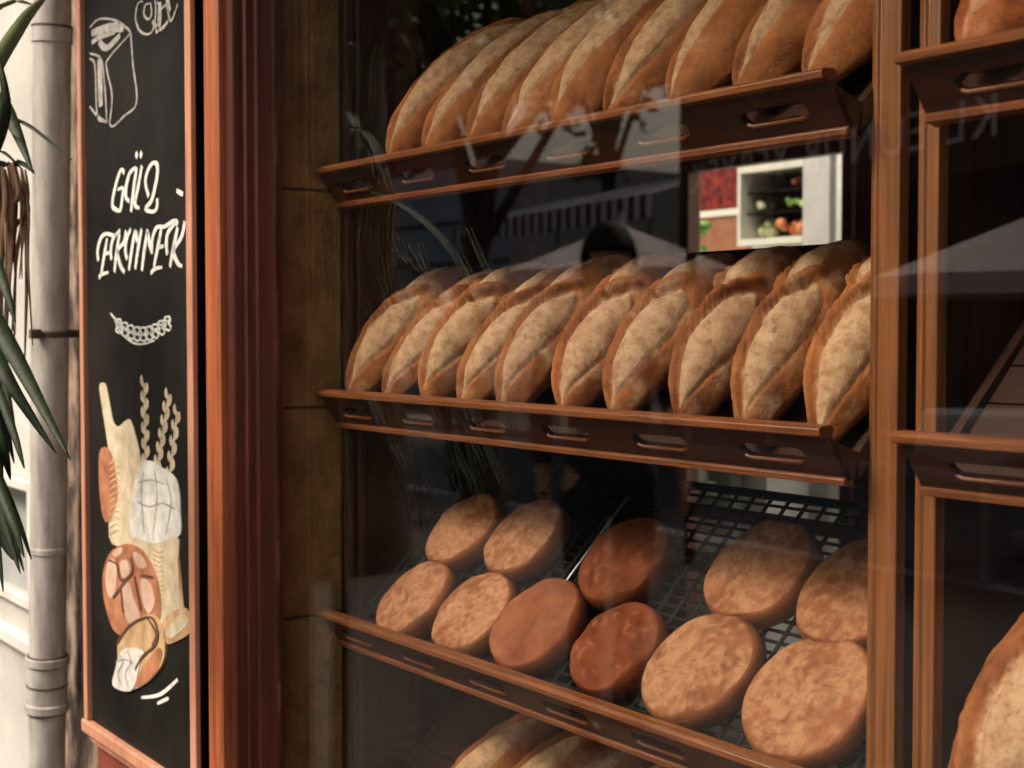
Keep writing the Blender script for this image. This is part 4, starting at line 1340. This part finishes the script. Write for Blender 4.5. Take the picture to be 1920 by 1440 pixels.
# street trees
def tree(base, h_, crown_c, crown_r, seed, n_leaf, label, lean=(0, 0), leaf=.10, trunk_r=.16):
    r_ = random.Random(seed)
    t = thing('street_tree', label, 'tree', base, 'street trees')
    base = Vector(base); cc = Vector(crown_c)
    q = MB()
    mid_ = base.lerp(cc, .45) + Vector((lean[0], lean[1], 0))
    q.tube([base, base.lerp(mid_, .5), mid_, mid_.lerp(cc, .6), cc], [trunk_r * 1.25, trunk_r, trunk_r * .8, trunk_r * .55, .04], 12)
    tips = []
    for k in range(11):
        a = r_.uniform(0, 6.28); u = r_.uniform(-.5, .8)
        tip = cc + Vector((math.cos(a) * crown_r[0] * .75, math.sin(a) * crown_r[1] * .75, u * crown_r[2] * .8))
        st_ = mid_.lerp(cc, r_.uniform(.1, .8))
        q.tube([st_, st_.lerp(tip, .5) + Vector((0, 0, .15)), tip], [trunk_r * .35, trunk_r * .2, .015], 7)
        tips.append(tip)
    q.build('trunk', M['bark'], t, smooth=True)
    q = MB()
    clumps = []
    for k in range(46):
        a = r_.uniform(0, 6.28); u = r_.uniform(-1, 1); rr2 = r_.uniform(.35, 1.0)
        s2 = math.sqrt(1 - u * u)
        clumps.append((cc + Vector((math.cos(a) * s2 * crown_r[0] * rr2, math.sin(a) * s2 * crown_r[1] * rr2, u * crown_r[2] * rr2)), r_.uniform(.25, .6)))
    for k in range(n_leaf):
        c0, cr_ = clumps[k % len(clumps)]
        d = Vector((r_.gauss(0, 1), r_.gauss(0, 1), r_.gauss(0, 1))) * cr_ * .55
        p = c0 + d
        x = Vector((r_.uniform(-1, 1), r_.uniform(-1, 1), r_.uniform(-1, 1))).normalized()
        y = x.orthogonal().normalized()
        w_ = leaf * r_.uniform(.6, 1.3)
        vs = [p - x * w_, p - y * w_ * .4, p + x * w_, p + y * w_ * .4]
        q.bm.faces.new([q.bm.verts.new(v) for v in vs])
    q.build('crown', M['foliage'], t, smooth=False)
    return t


c1 = street(950, 0, 11); b1 = street(905, 500, 11.5); b1.z = 0
tree(b1, 5, (c1.x, c1.y, 4.05), (1.35, 1.3, .85), 1, 1300, 'leafy street tree with leaning trunk mirrored left of the parasol', lean=(-.3, 0))
c2 = street(660, 0, 9); 
tree((c2.x, c2.y, 0), 5, (c2.x, c2.y, 4.9), (1.1, 1.1, 1.5), 2, 2600, 'big street tree whose dark trunk is mirrored near the stone pier', trunk_r=.30)
tree((-14.5, -12.6, 0), 6, (-14.5, -12.6, 6.0), (3.0, 2.0, 2.4), 3, 4200, 'broad street tree across the road in front of the brown house', leaf=.14)
tree((-3.5, -12.8, 0), 6, (-3.5, -12.8, 6.6), (3.0, 2.0, 2.3), 4, 3600, 'street tree across the road by the dark red house', leaf=.14)

# ---------------------------------------------------------------- passer-by mirrored in the glass
HP = street(1140, 492, 5.4)
FX, FY = HP.x, HP.y
HT = HP.z + .115
k_ = HT / 1.78


def skin_mesh(nodes, edges, name, mat, parent, levels=2):
    me = bpy.data.meshes.new(name)
    me.from_pydata([Vector(n_[0]) for n_ in nodes], edges, [])
    o = bpy.data.objects.new(name, me); C.objects.link(o)
    md = o.modifiers.new('skin', 'SKIN')
    for i, n_ in enumerate(nodes):
        sv = me.skin_vertices[0].data[i]
        r_ = n_[1]
        sv.radius = (r_, r_) if not isinstance(r_, tuple) else r_
        sv.use_root = (i == 0)
    ss = o.modifiers.new('sub', 'SUBSURF'); ss.levels = levels; ss.render_levels = levels
    dg_ = bpy.context.evaluated_depsgraph_get()
    m2 = bpy.data.meshes.new_from_object(o.evaluated_get(dg_))
    bpy.data.objects.remove(o)
    m2.materials.clear(); m2.materials.append(mat)
    for p in m2.polygons: p.use_smooth = True
    ob = bpy.data.objects.new(name, m2); C.objects.link(ob); ob.parent = parent
    return ob


man = thing('person', 'person with short black hair in dark clothes walking past, mirrored in the glass', 'person', (FX, FY, 0))
man.rotation_euler = (0, 0, R(118)); man.scale = (k_, k_, k_)
# figure faces local -Y, stands 1.78 tall
nodes = [((0, 0, .96), (.115, .09)), ((0, 0, 1.10), (.125, .095)), ((0, .01, 1.28), (.155, .105)), ((0, .015, 1.42), (.14, .09)), ((0, .01, 1.50), (.06, .058)), ((0, -.005, 1.56), (.055, .055)),
         ((0, -.01, 1.64), (.076, .092)), ((0, -.008, 1.72), (.072, .088))]
edges = [(0, 1), (1, 2), (2, 3), (3, 4), (4, 5), (5, 6), (6, 7)]


def chain(start, pts):
    prev_ = start
    for p, r_ in pts:
        nodes.append((p, r_)); edges.append((prev_, len(nodes) - 1)); prev_ = len(nodes) - 1
    return prev_


for s_ in (-1, 1):
    sw = .10 * s_
    chain(0, [((.10 * s_, 0, .88), .085), ((.10 * s_, -.01 - sw * .5, .68), .075), ((.10 * s_, -.02 - sw, .48), .055), ((.10 * s_, .01 - sw, .28), .052), ((.10 * s_, .04 - sw * 1.2, .08), .036), ((.105 * s_, -.10 - sw * 1.2, .03), .030)])
    wr = chain(3, [((.185 * s_, .01, 1.43), .052), ((.215 * s_, .02, 1.30), .047), ((.235 * s_, .02 + sw * .4, 1.15), .038), ((.24 * s_, -.03 + sw * .6, 1.02), .034), ((.24 * s_, -.07 + sw * .8, .92), .025), ((.24 * s_, -.085 + sw * .8, .865), (.034, .020))])
    for f_ in range(4):
        fy = -.085 + sw * .8 - .030 + f_ * .019
        ln = (.060, .072, .068, .052)[f_]
        chain(wr, [((.24 * s_, fy, .835), .0095), ((.236 * s_, fy - .002, .835 - ln * .5), .0088), ((.226 * s_, fy - .002, .835 - ln), .0072)])
    chain(wr, [((.232 * s_, -.118 + sw * .8, .87), .011), ((.226 * s_, -.135 + sw * .8, .84), .0095), ((.224 * s_, -.14 + sw * .8, .815), .008)])
body = skin_mesh(nodes, edges, 'body', M['skin'], man)
# face and ears
q = MB()
g = bmesh.ops.create_uvsphere(q.bm, u_segments=28, v_segments=20, radius=1)
for v in g['verts']:
    x, y, z = v.co
    jaw = 1 - .26 * max(0, -z) ** 1.5
    v.co = Vector((x * .077 * jaw, y * .094 * (1 - .1 * max(0, -z)), z * .122))
    if y < 0:
        v.co.y -= .016 * math.exp(-(x / .17) ** 2 - ((z + .10) / .24) ** 2)
        for sx in (-1, 1):
            v.co.y += .008 * math.exp(-((x - .38 * sx) / .15) ** 2 - ((z - .05) / .12) ** 2)
        v.co.y -= .004 * math.exp(-(x / .32) ** 2 - ((z + .46) / .09) ** 2)
    v.co += Vector((0, -.012, 1.662))
for sx in (-1, 1):
    g = bmesh.ops.create_uvsphere(q.bm, u_segments=12, v_segments=10, radius=1)
    for v in g['verts']:
        v.co = Vector((v.co.x * .010 + .079 * sx, v.co.y * .020 + .005, v.co.z * .032 + 1.658))
hd = q.build('head', M['skin'], None, loc=(0, 0, 0), smooth='all'); hd.parent = man
q = MB()
for sx in (-1, 1):
    g = bmesh.ops.create_uvsphere(q.bm, u_segments=12, v_segments=8, radius=.0115)
    for v in g['verts']: v.co += Vector((.029 * sx, -.088, 1.668))
e_ = q.build('eyes', M['white_gloss'], None, loc=(0, 0, 0), smooth='all'); e_.parent = hd
q = MB(); q.tube([(-.024, -.099, 1.606), (0, -.108, 1.604), (.024, -.099, 1.606)], [.003, .0055, .003], 8)
e_ = q.build('mouth', M['brown_paint'], None, loc=(0, 0, 0), smooth='all'); e_.parent = hd
q = MB()
g = bmesh.ops.create_uvsphere(q.bm, u_segments=32, v_segments=24, radius=1)
kill = []
for v in g['verts']:
    x, y, z = v.co
    hairline = .30 if y < -.25 else (-.05 if y < .2 else -.62)
    if z < hairline - .12:
        kill.append(v)
    bump_ = 1 + .05 * noise.noise(Vector((x, y, z)) * 5)
    v.co = Vector((x * .091 * bump_, y * .108 * bump_ + .004, z * .135 * bump_ + 1.672))
bmesh.ops.delete(q.bm, geom=kill, context='VERTS')
e_ = q.build('hair', M['hair'], None, loc=(0, 0, 0), smooth='all'); e_.parent = man
sm_ = e_.modifiers.new('solid', 'SOLIDIFY'); sm_.thickness = .012; sm_.offset = 1
# shirt and trousers follow the body, a little larger
nodes, edges = [((0, 0, .84), (.185, .14)), ((0, 0, .97), (.172, .132)), ((0, 0, 1.12), (.152, .118)), ((0, .01, 1.28), (.172, .122)), ((0, .015, 1.42), (.155, .105)), ((0, .012, 1.475), (.082, .075))], [(0, 1), (1, 2), (2, 3), (3, 4), (4, 5)]
for s_ in (-1, 1):
    sw = .10 * s_
    chain(4, [((.19 * s_, .01, 1.43), .066), ((.218 * s_, .02, 1.30), .060), ((.236 * s_, .02 + sw * .4, 1.15), .052), ((.24 * s_, -.03 + sw * .6, 1.02), .046), ((.24 * s_, -.062 + sw * .8, .935), .038)])
skin_mesh(nodes, edges, 'shirt', M['shirt'], man)
nodes, edges = [((0, 0, 1.02), (.150, .118)), ((0, 0, .94), (.170, .13))], [(0, 1)]
for s_ in (-1, 1):
    sw = .10 * s_
    chain(1, [((.10 * s_, 0, .86), .105), ((.10 * s_, -.01 - sw * .5, .68), .088), ((.10 * s_, -.02 - sw, .48), .070), ((.10 * s_, .01 - sw, .28), .066), ((.10 * s_, .04 - sw * 1.2, .09), .058)])
skin_mesh(nodes, edges, 'trousers', M['trousers'], man)
for s_ in (-1, 1):
    sw = .10 * s_
    y_ = .04 - sw * 1.2
    q = MB()
    q.tube([(.10 * s_, y_ + .055, .05), (.10 * s_, y_ + .04, .05), (.10 * s_, y_ - .04, .048), (.105 * s_, y_ - .12, .040), (.108 * s_, y_ - .185, .036), (.11 * s_, y_ - .215, .032)],
           [.030, .046, .047, .050, .044, .020], 14)
    q.tube([(.10 * s_, y_, .04), (.10 * s_, y_ + .002, .12)], [.05, .050], 14)
    for v in q.bm.verts: v.co.z = max(v.co.z, .002)
    sh_ = q.build('shoe', M['shoe'], None, loc=(0, 0, 0), smooth='all'); sh_.parent = man
